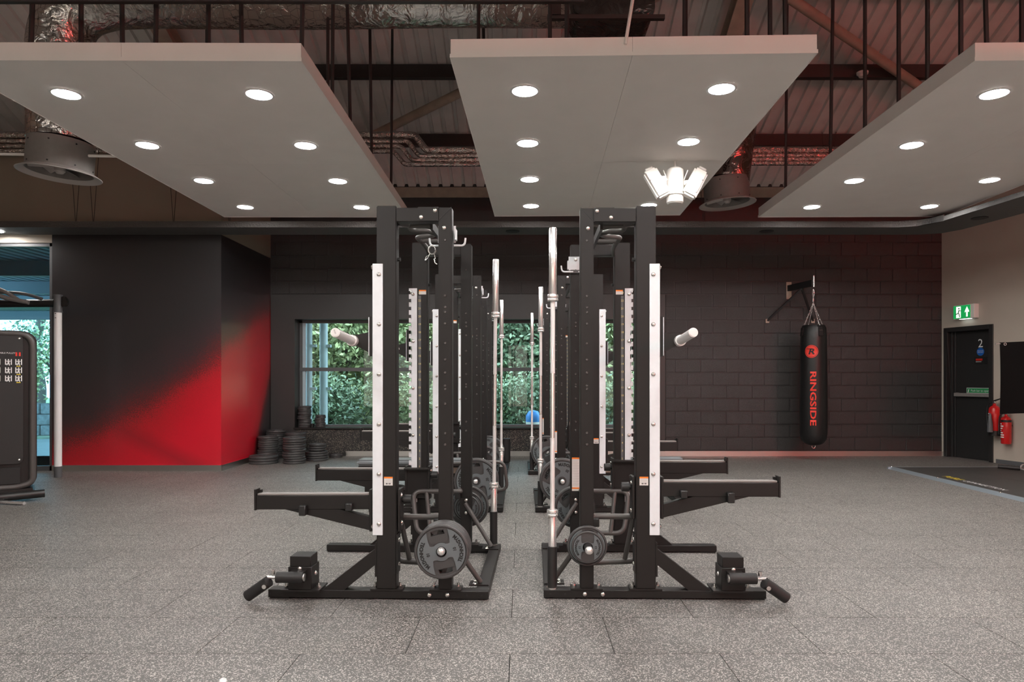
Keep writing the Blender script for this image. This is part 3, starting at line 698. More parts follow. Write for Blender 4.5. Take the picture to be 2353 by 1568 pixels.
M().tube(smooth_path([(-0.05, 0, 0), (0.0, 0, 0.4), (0.06, 0, 0.9), (0.06, 0, 1.6)]), 0.27, 24).build('duct_tube', foil('reddish lagging', (0.34, 0.26, 0.24), 9.0, 0.8), du2)
du3 = thing('air_duct', 'dark wrapped rectangular duct box above the middle panel', 'duct', (0.86, 7.0, 4.82))
M().prism(roundrect(-0.40, 0.42, 0, 1.6, 0.12), 'y', -0.4, 0.4).build('duct_box', 'foil_dark', du3, bevel=0.03, seg=2)
M().box(-0.58, -0.49, -0.45, -0.40, 0.0, 1.6).build('bracket', 'steel_dark', du3, smooth=False)
M().box(-0.62, 0.5, -0.45, -0.40, -0.03, 0.01).build('bracket', 'steel_dark', du3, smooth=False)
PGp = 'foil lagged pipes under the roof'
for k in range(4):
    z = 4.86 - 0.075 * k + (0.02 if k == 0 else 0); y = 9.93 - 0.01 * k; r_ = 0.034 if k else 0.05
    xb = -1.55 - 0.10 * k
    pts = fillet([(-9.5, y, z), (xb, y, z), (xb + 0.17, y - 0.06, z - 0.24 + 0.01 * k), (7.4, y - 0.06, z - 0.24 + 0.02 * k)], 0.05, 3)
    pp = M().tube(pts, r_, 12).build('lagged_pipe', 'foil_pipe')
    tag(pp, ['thick topmost foil-lagged pipe under the roof', 'second foil-lagged pipe from the top under the roof', 'third foil-lagged pipe from the top under the roof', 'lowest foil-lagged pipe under the roof'][k], 'pipe', PGp)
ch = M().box(-6.2, 0.45, 5.0, 5.04, 4.10, 4.145).build('support_channel', 'steel_dark', smooth=False)
tag(ch, 'dark steel support channel across the top above left panel', 'channel')
lt = M().box(1.93, 1.97, 6.6, 8.4, 3.82, 3.86).build('cable_tray', 'steel_dark', smooth=False); tag(lt, 'dark cable tray above the right edge of middle panel', 'cable tray')
sd = thing('smoke_detector', 'white round smoke detector on dark purlin at right', 'detector', (4.75, 9.6, 5.64))
M().lathe([(0.0, -0.07), (0.045, -0.068), (0.06, -0.035), (0.075, -0.03), (0.078, 0.0), (0.0, 0.0)], 20, closed=False).build('housing', 'white', sd)

# red light box and white linear lamps added as front fill, behind the viewer
rl = thing('red_light_box', 'large red light box high on the rear wall behind the viewer', 'light box', (8.7, -5.095, 4.0))
M().box(-1.85, 1.85, 0.0, 0.14, -0.58, 0.58).build('housing', 'plastic', rl, smooth=False)
M().box(-1.8, 1.8, 0.14, 0.15, -0.54, 0.54).build('lit_face', 'red_lamp', rl, smooth=False)
for i, ly in enumerate((-0.4, -3.0)):
    for j, lx in enumerate((-7.2, -3.6, 0.0, 3.6, 7.2)):
        sl = thing('fill_lamp', f"white linear fill lamp added behind the viewer, {['front', 'rear'][i]} row, {['far left', 'left', 'middle', 'right', 'far right'][j]}", 'lamp', (lx, ly, 4.75), 0, 'linear fill lamps added behind the viewer')
        M().box(-0.78, 0.78, -0.04, 0.04, 0.035, 0.09).build('batten', 'white', sl, smooth=False)
        M().cyl((-0.75, 0, 0), (0.75, 0, 0), 0.033, n=14).build('tube', 'fill_strip', sl)
        for x in (-0.6, 0.6): M().cyl((x, 0, 0.09), (x, 0, roof_z(ly) - 4.78), 0.004, n=5).build('wire', 'rod', sl)

# =================================================================== WEIGHT PLATES
def boolean_cut(me, cut):
    a = bpy.data.objects.new('a', me); b = bpy.data.objects.new('b', cut); COL.objects.link(a); COL.objects.link(b)
    md = a.modifiers.new('b', 'BOOLEAN'); md.operation = 'DIFFERENCE'; md.object = b; md.solver = 'EXACT'
    dg = bpy.context.evaluated_depsgraph_get(); out = bpy.data.meshes.new_from_object(a.evaluated_get(dg))
    bpy.data.objects.remove(a); bpy.data.objects.remove(b); return out
def make_plate(D, T, num):
    """upright plate, face towards -y, centre at origin, from y=-T/2 to T/2"""
    r = D / 2; h = T / 2
    prof = [(0.030, -h * 0.9), (0.30 * r, -h * 0.9), (0.32 * r, -h * 0.62), (0.885 * r, -h * 0.62), (0.91 * r, -h * 0.95), (0.955 * r, -h * 0.95), (0.99 * r, -h * 0.72), (r, -h * 0.4), (r, h * 0.4), (0.99 * r, h * 0.72),
            (0.955 * r, h * 0.95), (0.91 * r, h * 0.95), (0.885 * r, h * 0.62), (0.32 * r, h * 0.62), (0.30 * r, h * 0.9), (0.030, h * 0.9)]
    m = M(); m.lathe([(a, -b) for a, b in prof[::-1]], 56, axis='y')
    for s in (1, -1):      # raised grip bars top and bottom
        pts = []
        for k in range(9):
            a = R(90 - 22 + 44 * k / 8); pts.append((0.985 * r * math.cos(a), 0.985 * r * math.sin(a)))
        pts += [(-0.34 * r, 0.52 * r), (0.34 * r, 0.52 * r)]
    o = m.build('plate_body', 'rubber'); me = o.data; bpy.data.objects.remove(o)
    if D > 0.22:
        c = M()
        for s in (1, -1):
            c.prism([(-0.26 * r, s * 0.62 * r), (0.26 * r, s * 0.62 * r), (0.24 * r, s * 0.77 * r), (0.0, s * 0.81 * r), (-0.24 * r, s * 0.77 * r)], 'y', -0.2, 0.2)
        oc = c.build('cut', 'rubber', smooth=False); cm = oc.data; bpy.data.objects.remove(oc)
        me = boolean_cut(me, cm)
        me.polygons.foreach_set('use_smooth', [True] * len(me.polygons)); me.set_sharp_from_angle(angle=R(35))
    root = bpy.data.objects.new('weight_plate', None); COL.objects.link(root)
    bo_ = bpy.data.objects.new('plate_body', me); COL.objects.link(bo_); bo_.parent = root
    ins = M()
    for s in (1, -1):
        pts = []; th = math.acos(0.40 / 0.87)
        for k in range(13):
            a = -th + 2 * th * k / 12; pts.append((0.87 * r * math.cos(a), 0.87 * r * math.sin(a)))
        pts += [(0.40 * r, 0.45 * r), (0.37 * r, 0.27 * r), (0.30 * r, 0.25 * r)]
        for k in range(5): a = R(50 + 40 * k / 4); pts.append((0.33 * r * math.cos(a), 0.33 * r * math.sin(a)))
        for k in range(9): a = R(90 - 180 * k / 8); pts.append((max(0.2 * r, 0.031) * math.cos(a), max(0.2 * r, 0.031) * math.sin(a)))
        for k in range(5): a = R(-90 + 40 * k / 4); pts.append((0.33 * r * math.cos(a), 0.33 * r * math.sin(a)))
        pts += [(0.30 * r, -0.25 * r), (0.37 * r, -0.27 * r), (0.40 * r, -0.45 * r)]
        ins.prism([(s * x, s * z) for x, z in pts], 'y', -h * 0.9 - 0.0012, -h * 0.55)
    ins.build('face_insert', 'insert', root, smooth=False)
    for s in (1, -1):
        web = M().prism([(-0.36 * r, s * 0.46 * r), (-0.25 * r, s * 0.30 * r), (0, s * 0.36 * r), (0.25 * r, s * 0.30 * r), (0.36 * r, s * 0.46 * r), (0.36 * r, s * 0.60 * r), (-0.36 * r, s * 0.60 * r)], 'y', -h * 0.80, -h * 0.5)
        web.build('web', 'rubber', root, smooth=False)
    yy = -h * 0.9 - 0.0022
    def arc(Rt, a0):
        return lambda x, y: ((Rt - y) * math.cos(a0 + x / Rt), yy, (Rt - y) * math.sin(a0 + x / Rt))
    for a0 in (0.0, math.pi):
        M().text('TECHNOGYM', 0.18 * r, arc(0.795 * r, a0), fat=0.009 * r).build('lettering', 'ink', root, smooth=False)
        M().text(num, 0.16 * r, arc(0.55 * r, a0), fat=0.006 * r).build('weight_number', 'ink', root, smooth=False)
    return root
PT20, PT10, PT5, PT2 = 0.045, 0.038, 0.034, 0.03
proto = {'20': make_plate(0.45, PT20, '20'), '10': make_plate(0.325, PT10, '10'), '5': make_plate(0.245, PT5, '5'), '2.5': make_plate(0.196, PT2, '2.5')}
thick = {'20': PT20, '10': PT10, '5': PT5, '2.5': PT2}
used = set()
def plate(kind, loc, roll, label, group):
    o = proto[kind] if kind not in used else copy_tree(proto[kind])
    used.add(kind)
    o.location = loc; o.rotation_euler = (0, R(roll), 0)
    tag(o, label, 'weight plate', group); return o

# =================================================================== RACKS
CX = -0.036                                     # aisle centre line
U0 = 0.85
ROWS = [4.82, 7.56, 10.30]
YI, YO = 0.53, 0.612                            # inner and outer face of a frame
bolt_src = M().lathe([(0.0, 0.009), (0.007, 0.009), (0.0125, 0.005), (0.0145, 0.0), (0.0, 0.0)], 14, closed=False).build('bolt', 'bolt'); bolt_mesh = bolt_src.data; bpy.data.objects.remove(bolt_src)
nut_src = M().cyl((0, 0, 0), (0, 0, 0.012), 0.014, n=6).cyl((0, 0, 0.012), (0, 0, 0.03), 0.008, n=8).build('bolt', 'bolt', smooth=False); nut_mesh = nut_src.data; bpy.data.objects.remove(nut_src)
def bolt(parent, loc, dirn='-y', nut=False):
    o = bpy.data.objects.new('bolt', nut_mesh if nut else bolt_mesh); COL.objects.link(o); o.parent = parent; o.location = loc
    o.rotation_euler = {'-y': (R(90), 0, 0), '+y': (R(-90), 0, 0), '+z': (0, 0, 0), '+x': (0, R(90), 0), '-x': (0, R(-90), 0)}[dirn]
    return o
def make_rack(sx, holder_far):
    """sx=+1: lifting side towards +x; -1 mirrored. holder_far: barbell holder on the far frame, hooks on the near one"""
    t = bpy.data.objects.new('power_rack', None); COL.objects.link(t)
    NM = lambda: M(sx, U0)
    X = lambda u: (u - U0) * sx
    for s in (-1, 1):                           # -1 near frame, +1 far frame
        yi, yo = s * YI, s * YO; ym = (yi + yo) / 2; yout = '-y' if s < 0 else '+y'; yin = '+y' if s < 0 else '-y'
        foot = NM().box(0.168, 1.527, yi, yo, 0.008, 0.056).build('base_foot', 'black', t, bevel=0.003)
        for u in (1.515, 0.30, 0.21): M(sx, U0).cyl((u, yo, 0.03), (u, yo + s * 0.0012, 0.03), 0.006, n=10).build('hole', 'ink', foot)
        for u in (0.42, 0.53): bolt(foot, (X(u), yo, 0.032), yout)
        for u in (0.30, 0.95, 1.46): NM().box(u - 0.06, u + 0.06, yi + s * 0.01, yo - s * 0.01, 0.0, 0.008).build('foot_pad', 'plastic', foot, smooth=False)
        pa = NM().box(0.733, 0.855, yi, yo, 0.066, 2.413).build('front_post', 'black', t, bevel=0.005, seg=2)
        pb_ = NM().box(0.392, 0.475, yi, yo, 0.066, 2.40).build('rear_post', 'black', t, bevel=0.005, seg=2)
        NM().box(0.475, 0.735, yi, yo, 2.315, 2.40).build('top_beam', 'black', t, bevel=0.003)
        ym2 = NM(); ym2.prism([(0.392, 2.402), (0.398, 2.402), (0.481, 2.315), (0.475, 2.315)], 'y', yo, yo + s * 0.002); ym2.build('mitre_seam', 'ink', t, smooth=False)
        gp = NM().box(0.475, 0.60, yo, yo + s * 0.004, 2.318, 2.402).build('corner_plate', 'black', t, smooth=False)
        bolt(gp, (X(0.495), yo + s * 0.004, 2.38), yout); bolt(gp, (X(0.58), yo + s * 0.004, 2.34), yout)
        bolt(gp, (X(0.44), yo, 2.275), yout)
        for post, u0, u1 in ((pa, 0.695, 0.893), (pb_, 0.335, 0.53)):
            NM().box(u0, u1, yi - s * 0.01, yo + s * 0.004, 0.056, 0.066).build('base_plate', 'black', post, smooth=False)
            for u in (u0 + 0.022, u1 - 0.022): bolt(post, (X(u), ym, 0.066), '+z', nut=True)
        br = NM().prism([(1.055, 0.056), (1.19, 0.056), (0.86, 0.312), (0.86, 0.215)], 'y', yi + s * 0.015, yo - s * 0.008).build('foot_brace', 'black', t, smooth=False)
        NM().box(0.855, 0.866, yi + s * 0.006, yo - s * 0.002, 0.14, 0.345).build('brace_plate', 'black', br, smooth=False)
        # zinc plates: plain outside, notched inside
        st = NM().box(0.815, 0.878, yo, yo + s * 0.008, 0.396, 2.057).build('guide_plate', 'strip', t, bevel=0.002)
        for k in range(6): bolt(st, (X(0.838), yo + s * 0.008, 1.99 - 0.305 * k), yout)
        bolt(st, (X(0.878), yo + s * 0.004, 2.035), '+x' if sx > 0 else '-x'); bolt(st, (X(0.878), yo + s * 0.004, 0.45), '+x' if sx > 0 else '-x')
        poly = [(0.815, 0.396), (0.878, 0.396)]
        for k in range(24):
            z = 0.61 + 0.0615 * k
            if k == 0: continue
            poly += [(0.878, z - 0.014), (0.862, z - 0.014), (0.862, z - 0.024), (0.855, z - 0.024), (0.855, z + 0.012), (0.878, z + 0.012)]
        poly += [(0.878, 2.057), (0.815, 2.057)]
        ns = NM().prism(poly, 'y', yi - s * 0.008, yi).build('notched_plate', 'strip', t, smooth=False)
        for k in range(4): bolt(ns, (X(0.846), yi - s * 0.008, 2.01 - 0.365 * k), yin)
        tp = NM().box(0.785, 0.806, yi - s * 0.001, yi, 0.62, 2.0).build('number_tape', 'frame_grey', t, smooth=False)
        nums = M()
        for k in range(1, 24):
            ux, dr_ = X(0.7955), (1 if s > 0 else -1)
            nums.text(str(k), 0.022, lambda x, y, z=0.61 + 0.0615 * k: (ux + x * dr_, yi - s * 0.0018, z - 0.008 + y))
        stuff(nums.build('numerals', 'gold', tp, smooth=False))
        # warning labels
        lb = NM().box(0.755, 0.808, yo, yo + s * 0.0012, 0.70, 0.753).build('warning_label', 'paper', t, smooth=False)
        NM().box(0.755, 0.808, yo + s * 0.0012, yo + s * 0.002, 0.743, 0.753).build('label_band', 'orange', lb, smooth=False)
        q = NM(); q.box(0.772, 0.792, yo + s * 0.0012, yo + s * 0.002, 0.7095, 0.7125); q.prism([(0.765, 0.711), (0.774, 0.716), (0.774, 0.706)], 'y', yo + s * 0.0012, yo + s * 0.002); q.prism([(0.799, 0.711), (0.790, 0.716), (0.790, 0.706)], 'y', yo + s * 0.0012, yo + s * 0.002)
        stuff(q.build('label_print', 'ink', lb, smooth=False))
        q = NM()
        for k in range(5): q.box(0.759, 0.803 - 0.006 * (k % 2), yo + s * 0.0012, yo + s * 0.0018, 0.7375 - 0.005 * k, 0.7385 - 0.005 * k)
        stuff(q.build('label_print', 'grey_ink', lb, smooth=False))
        lb2 = NM().box(0.745, 0.80, yi - s * 0.0012, yi, 2.01, 2.045).build('warning_label', 'paper', t, smooth=False)
        NM().box(0.745, 0.80, yi - s * 0.002, yi - s * 0.0012, 2.035, 2.045).build('label_band', 'orange', lb2, smooth=False)
        # rivets up the rear post
        rv = M(sx, U0)
        for z in (2.20, 1.86, 1.79, 1.76, 1.69, 1.57, 1.47, 1.39, 1.31, 1.29, 1.20, 1.02, 0.95):
            for yy, d in ((yo, s), (yi, -s)): rv.cyl((0.433, yy, z), (0.433, yy + d * 0.005, z), 0.0085, 0.0055, n=10)
        stuff(rv.build('rivet_row', 'tube', pb_))
        # weight horn on the lifting side, pointing outwards
        hn = NM().box(0.881, 0.898, yi, yo, 1.49, 1.735).build('weight_horn', 'black', t, smooth=False)
        NM().box(0.8985, 0.902, yi, yo + s * 0.01, 1.495, 1.73).build('mount_plate', 'strip', hn, smooth=False)
        NM().prism([(0.90, 1.64), (0.90, 1.51), (1.01, 1.575), (1.01, 1.615), (0.97, 1.625)], 'y', yo - s * 0.02, yo - s * 0.005).build('gusset', 'black', hn, smooth=False)
        NM().cyl((1.0, yo - s * 0.02, 1.585), (1.0, yo + s * 0.035, 1.587), 0.034, n=20).build('collar', 'knurl', hn)
        NM().cyl((1.0, yo + s * 0.035, 1.587), (1.0, yo + s * 0.36, 1.612), 0.0265, n=24).build('sleeve', 'knurl', hn)
        NM().cyl((1.0, yo + s * 0.36, 1.612), (1.0, yo + s * 0.363, 1.6122), 0.022, n=20).build('end_cap', 'paper', hn)
        if sx < 0 and s < 0:
            ca, sa = math.cos(R(-72)), math.sin(R(-72))
            M().text('ELEIKO', 0.0105, lambda x, y: (X(1.0) + x * ca - (y - 0.003) * sa, yo + s * 0.3636, 1.6122 + x * sa + (y - 0.003) * ca)).build('lettering', 'ink', hn, smooth=False)
        # plate pin, outwards
        pin = NM().cyl((0.433, yo, 0.341), (0.433, yo + s * 0.165, 0.341), 0.0235, n=20).build('plate_pin', 'plastic', t)
        NM().lathe([(0.0245, -0.165), (0.024, -0.175), (0.017, -0.187), (0.006, -0.192), (0.0, -0.1922)], 20, (0.433, yo, 0.341), 'y', closed=False).build('pin_tip', 'chrome', pin) if s > 0 else \
        NM().lathe([(0.0, 0.1922), (0.006, 0.192), (0.017, 0.187), (0.024, 0.175), (0.0245, 0.165)], 20, (0.433, yo, 0.341), 'y', closed=False).build('pin_tip', 'chrome', pin)
        # tube loop between the posts, on the inside
        yl = yi - s * 0.04
        lp = NM().tube(fillet([(0.475, yl + s * 0.02, 0.49), (0.47, yl, 0.485), (0.84, yl, 0.485), (0.79, yl - s * 0.10, 0.18), (0.475, yl - s * 0.05, 0.18), (0.465, yl, 0.18)], 0.07), 0.018, 12).build('storage_loop', 'tube', t)
        NM().tube([(0.735, yl, 0.485), (0.69, yl - s * 0.09, 0.18)], 0.016, 10).build('loop_rung', 'tube', lp)
        NM().box(0.475, 0.515, yl - s * 0.02, yi + s * 0.02, 0.43, 0.48).build('loop_bracket', 'plastic', lp, smooth=False, bevel=0.003)
        NM().box(0.725, 0.733, yi, yo, 0.16, 0.40).build('side_plate', 'black', t, smooth=False)
        for z in (0.21, 0.36): bolt(t, (X(0.725), ym, z), '-x' if sx > 0 else '+x')
        # brace tube from the rear post down to the base beam
        bp_ = NM().box(0.385, 0.482, yi - s * 0.007, yi, 0.30, 0.43).build('brace_mount', 'black', t, smooth=False)
        for z in (0.315, 0.412): bolt(bp_, (X(0.433), yi - s * 0.007, z), yin)
        NM().tube([(0.44, yi - s * 0.01, 0.39), (0.23, yi - s * 0.07, 0.07)], 0.0165, 12).build('brace_tube', 'tube', t)
        bm_ = NM().box(0.175, 0.30, yi - s * 0.12, yi - s * 0.03, 0.056, 0.064).build('brace_foot', 'black', t, smooth=False)
        for yy in (0.05, 0.10): bolt(bm_, (X(0.265), yi - s * yy, 0.064), '+z')
        # small knob high on the front post
        NM().cyl((0.733, ym, 2.09), (0.715, ym, 2.09), 0.012, n=12).build('stop_knob', 'plastic', t)
    NM().box(0.170, 0.250, -YI, YI, 0.010, 0.056).build('base_beam', 'black', t, bevel=0.003)
    # pull-up station
    pu = NM().box(0.522, 0.540, -YI, YI, 2.285, 2.335).build('pull_up_beam', 'black', t, smooth=False)
    pts = [(0.735, -0.53, 2.325), (0.69, -0.47, 2.325), (0.685, -0.33, 2.325), (0.60, -0.285, 2.325), (0.562, -0.205, 2.325), (0.60, -0.14, 2.325), (0.69, -0.095, 2.325), (0.70, -0.03, 2.325), (0.695, 0.10, 2.325), (0.70, 0.30, 2.325), (0.725, 0.53, 2.325)]
    NM().tube(smooth_path(pts, 7), 0.0165, 12).build('pull_up_bar', 'tube', pu)
    for y in (-0.46, 0.02): NM().cyl((0.535, y, 2.322), (0.695, y, 2.322), 0.015, n=12).build('pull_up_rung', 'tube', pu)
    # long warning label on the rear post, inside of the far frame
    if sx > 0:
        lb = NM().box(0.404, 0.463, YI - 0.0012, YI, 0.48, 0.74).build('warning_label', 'paper', t, smooth=False)
        q = NM(); q.box(0.404, 0.463, YI - 0.002, YI - 0.0012, 0.728, 0.74); q.box(0.404, 0.463, YI - 0.002, YI - 0.0012, 0.496, 0.507); q.build('label_band', 'orange', lb, smooth=False)
        q = NM()
        for k in range(30): q.box(0.409, 0.457 - 0.004 * (k % 3), YI - 0.0018, YI - 0.0012, 0.718 - 0.0068 * k, 0.7195 - 0.0068 * k)
        stuff(q.build('label_print', 'grey_ink', lb, smooth=False))
    # barbell holder and hook plate
    hs = 1 if holder_far else -1
    hd = NM().lathe([(0.024, 0.064), (0.0295, 0.064), (0.0295, 0.315), (0.026, 0.318), (0.024, 0.315)], 24, (0.222, hs * 0.575, 0)).build('bar_holder', 'foam', t)
    NM().cyl((0.222, hs * 0.575, 0.056), (0.222, hs * 0.575, 0.066), 0.036, n=20).build('holder_ring', 'bolt', hd)
    ks = -hs; yk = ks * YI - ks * 0.006
    hk = NM().box(0.378, 0.489, ks * YI - ks * 0.004, ks * YI, 2.20, 2.305).build('hook_plate', 'strip', t, smooth=False)
    NM().box(0.370, 0.378, ks * YI - ks * 0.004, ks * (YI + 0.05), 2.21, 2.275).build('plate_wing', 'strip', hk, smooth=False)
    for a in (-1, 1):
        NM().tube(fillet([(0.433 + a * 0.02, yk - ks * 0.012, 2.185), (0.433 + a * 0.108, yk - ks * 0.012, 2.185), (0.433 + a * 0.113, yk - ks * 0.012, 2.232)], 0.025), 0.0065, 10).build('hook', 'strip', hk)
    NM().box(0.392, 0.475, yk - ks * 0.016, yk, 2.175, 2.20).build('hook_bar', 'frame_grey', hk, smooth=False)
    bolt(hk, (X(0.433), ks * YI - ks * 0.004, 2.28), '+y' if ks < 0 else '-y')
    return t
rack_l = make_rack(-1, True); rack_r = make_rack(1, False)
RN_ = ['nearest', 'middle', 'farthest']
RG = 'half racks standing in two rows along the aisle'
racks = {}
SKEW = {(-1, 0): R(-1.75), (1, 0): R(-1.0), (-1, 1): 0.0, (1, 1): 0.0, (-1, 2): R(-0.4), (1, 2): 0.0}   # the nearest racks stand slightly askew
for i, y in enumerate(ROWS):
    for sd_, src, nm in ((-1, rack_l, 'left'), (1, rack_r, 'right')):
        o = src if i == 0 else copy_tree(src)
        o.location = (CX + sd_ * U0 + (-0.05 if (i == 2 and sd_ > 0) else 0), y, 0)
        o.location.x += {(-1, 0): 0.0175, (1, 0): 0.010, (-1, 1): 0.010}.get((sd_, i), 0.0); o.rotation_euler = (0, 0, SKEW[(sd_, i)])
        tag(o, f'{RN_[i]} black half rack on the {nm} of the aisle', 'power rack', RG)
        racks[(sd_, i)] = o
def RP(sd_, i, u, y, z):
    r_ = racks[(sd_, i)]; a = r_.rotation_euler.z; x = sd_ * (u - U0)
    return (r_.location.x + x * math.cos(a) - y * math.sin(a), r_.location.y + x * math.sin(a) + y * math.cos(a), z)

# roller attachments at the outer end of the two nearest racks
for sd_ in (-1, 1):
    NM = lambda: M(sd_, U0); t = racks[(sd_, 0)]; X = lambda u: (u - U0) * sd_
    rm = NM().box(1.245, 1.39, -0.645, -0.50, 0.066, 0.205).build('roller_mount', 'black', t, bevel=0.003)
    NM().box(1.253, 1.382, -0.637, -0.508, 0.205, 0.268).build('mount_block', 'black', rm, bevel=0.003)
    NM().box(1.195, 1.435, -0.655, -0.49, 0.058, 0.068).build('mount_plate', 'black', rm, smooth=False)
    NM().prism([(-0.645, 0.135), (-0.71, 0.155), (-0.71, 0.18), (-0.645, 0.19)], 'x', 1.275, 1.365).build('bracket', 'black', rm, smooth=False)
    bolt(rm, (X(1.318), -0.645, 0.195), '-y'); bolt(rm, (X(1.245), -0.57, 0.15), '-x' if sd_ > 0 else '+x')
    for u in (1.215, 1.415): bolt(rm, (X(u), -0.60, 0.068), '+z', nut=True)
    ro = NM().cyl((1.275, -0.70, 0.158), (1.437, -0.70, 0.158), 0.033, n=24).build('roller', 'foam', rm)
    NM().cyl((1.268, -0.70, 0.158), (1.276, -0.70, 0.158), 0.024, n=20).build('roller_cap', 'bolt', ro)
    NM().cyl((1.437, -0.70, 0.158), (1.50, -0.70, 0.158), 0.011, n=12).build('axle', 'chrome', ro)
    ro2 = NM().cyl((1.478, -0.72, 0.140), (1.616, -0.70, 0.043), 0.034, n=24).build('roller', 'foam', rm)
    NM().cyl((1.49, -0.72, 0.118), (1.49, -0.765, 0.118), 0.013, n=12).build('axle_bolt', 'bolt', ro2)
    NM().cyl((1.46, -0.70, 0.175), (1.46, -0.70, 0.20), 0.012, n=10).build('axle_bolt', 'bolt', ro2)

# ---- safety arms: separate, hung on the front posts
def make_arm(sx, s):
    t = bpy.data.objects.new('safety_arm', None); COL.objects.link(t)      # local: x about the post (U0), y about the rack middle, z=0 at arm top
    NM = lambda: M(sx, U0)
    X = lambda u: (u - U0) * sx
    yi, yo = s * (YI + 0.008), s * (YO - 0.010)
    NM().box(0.90, 1.607, yi, yo, -0.098, -0.012).build('arm_beam', 'black', t, bevel=0.003)
    NM().box(0.90, 1.600, yi + s * 0.008, yo - s * 0.008, -0.012, 0.0).build('top_pad', 'grey_paint', t, bevel=0.002)
    ep = NM().box(1.607, 1.617, yi - s * 0.002, yo + s * 0.002, -0.102, 0.026).build('end_plate', 'black', t, smooth=False)
    NM().box(1.590, 1.607, yi, yi + s * 0.02, 0.0, 0.018).build('end_lip', 'black', ep, smooth=False)
    NM().prism([(1.425, -0.098), (0.902, -0.228), (0.902, -0.148), (1.09, -0.098)], 'y', yi + s * 0.004, yo - s * 0.004).build('arm_brace', 'black', t, smooth=False)
    NM().box(0.886, 0.904, yi - s * 0.05, yo, -0.235, 0.022).build('front_plate', 'black', t, bevel=0.002)
    NM().box(0.712, 0.728, yi - s * 0.05, yo, -0.235, 0.022).build('back_plate', 'black', t, bevel=0.002)
    sdl = NM().box(0.712, 0.904, s * (YI - 0.034), s * (YI - 0.022), -0.225, 0.012).build('saddle', 'black', t, bevel=0.002)
    NM().box(0.712, 0.904, s * (YI - 0.08), s * (YI - 0.034), 0.0, 0.012).build('saddle_shelf', 'black', sdl, smooth=False)
    for u0, z0, z1 in ((1.285, -0.130, -0.068), (1.0, -0.102, -0.056)):
        NM().box(u0, u0 + 0.042, yo, yo + s * 0.042, z0, z1).build('stop_block', 'plastic', t, bevel=0.004)
    k2 = M()
    k2.cyl((X(0.712), s * YI, -0.05), (X(0.700), s * YI, -0.05), 0.018, n=12); k2.cyl((X(0.700), s * YI, -0.05), (X(0.655), s * YI, -0.05), 0.031, 0.029, n=10)
    k2.build('pull_knob', 'plastic', t)
    for z in (-0.02, -0.19): bolt(t, (X(0.712), s * (YI + 0.03), z), '-x' if sx > 0 else '+x')
    return t
AG = 'black safety arms on the racks'
arm_src = {}
AZ = {(-1, 0, -1): 0.650, (-1, 0, 1): 0.655, (1, 0, -1): 0.728, (1, 0, 1): 0.715, (-1, 1, -1): 0.83, (-1, 1, 1): 0.83, (1, 1, -1): 0.725, (1, 1, 1): 0.725, (-1, 2, -1): 0.66, (1, 2, -1): 0.66}
for (sd_, i, s), z in AZ.items():
    key = (sd_, s)
    if key not in arm_src: o = arm_src[key] = make_arm(sd_, s)
    else: o = copy_tree(arm_src[key])
    p = racks[(sd_, i)].location; o.location = (p.x, p.y, z)
    o.rotation_euler = (0, R(-0.5) if (sd_, i, s) == (-1, 0, -1) else 0, SKEW[(sd_, i)])
    tag(o, f"black safety arm on the {'near' if s < 0 else 'far'} side of the {RN_[i]} {'left' if sd_ < 0 else 'right'} rack", 'safety arm', AG)

# ---- barbells standing in the holders
def make_bar():
    t = bpy.data.objects.new('barbell', None); COL.objects.link(t)
    M().cyl((0, 0, 0.40), (0, 0, 1.80), 0.0142, n=16).build('shaft', 'knurl', t)
    for a, b_ in ((0.9, 1.3),): M().cyl((0, 0, a), (0, 0, b_), 0.0147, n=16).build('smooth_band', 'chrome', t)
    for z0, z1, c0, c1 in ((0.0, 0.415, 0.415, 0.455), (1.785, 2.2, 1.745, 1.785)):
        sl = M().lathe([(0.0, z0), (0.021, z0), (0.0245, z0 + 0.006), (0.0245, z1 - 0.006), (0.021, z1), (0.0, z1)], 24, closed=False).build('sleeve', 'chrome', t)
        M().lathe([(0.0, c0), (0.033, c0), (0.035, c0 + 0.004), (0.035, c0 + 0.012), (0.032, c0 + 0.016), (0.035, c0 + 0.022), (0.035, c1 - 0.004), (0.033, c1), (0.0, c1)], 24, closed=False).build('collar', 'chrome', sl)
    return t
bar0 = make_bar(); fst = True
for sd_, i in ((1, 0), (-1, 0), (1, 1), (-1, 1), (1, 2)):
    o = bar0 if fst else copy_tree(bar0); fst = False
    o.location = RP(sd_, i, 0.222, -0.575 if sd_ > 0 else 0.575, 0.088)
    if (sd_, i) == (-1, 0): o.rotation_euler = (0, R(0.45), 0)
    if (sd_, i) == (1, 0): o.rotation_euler = (0, R(0.1), 0)
    tag(o, f"chrome barbell standing upright in holder of the {RN_[i]} {'left' if sd_ < 0 else 'right'} rack", 'barbell', 'barbells standing in holders')
fr = thing('foam_roller', 'black foam roller standing at the farthest left rack', 'foam roller', RP(-1, 2, 0.215, 0.45, 0.056))
M().lathe([(0.0, 0.0), (0.055, 0.0), (0.062, 0.008), (0.062, 0.362), (0.055, 0.37), (0.0, 0.37)], 24, closed=False).build('foam_body', 'foam', fr)
ex = M(-1, U0).tube(fillet([(0.40, -0.50, 0.50), (0.16, -0.50, 0.50), (0.125, -0.50, 0.22), (0.40, -0.50, 0.19)], 0.07), 0.018, 12).build('storage_loop', 'tube', racks[(-1, 1)])

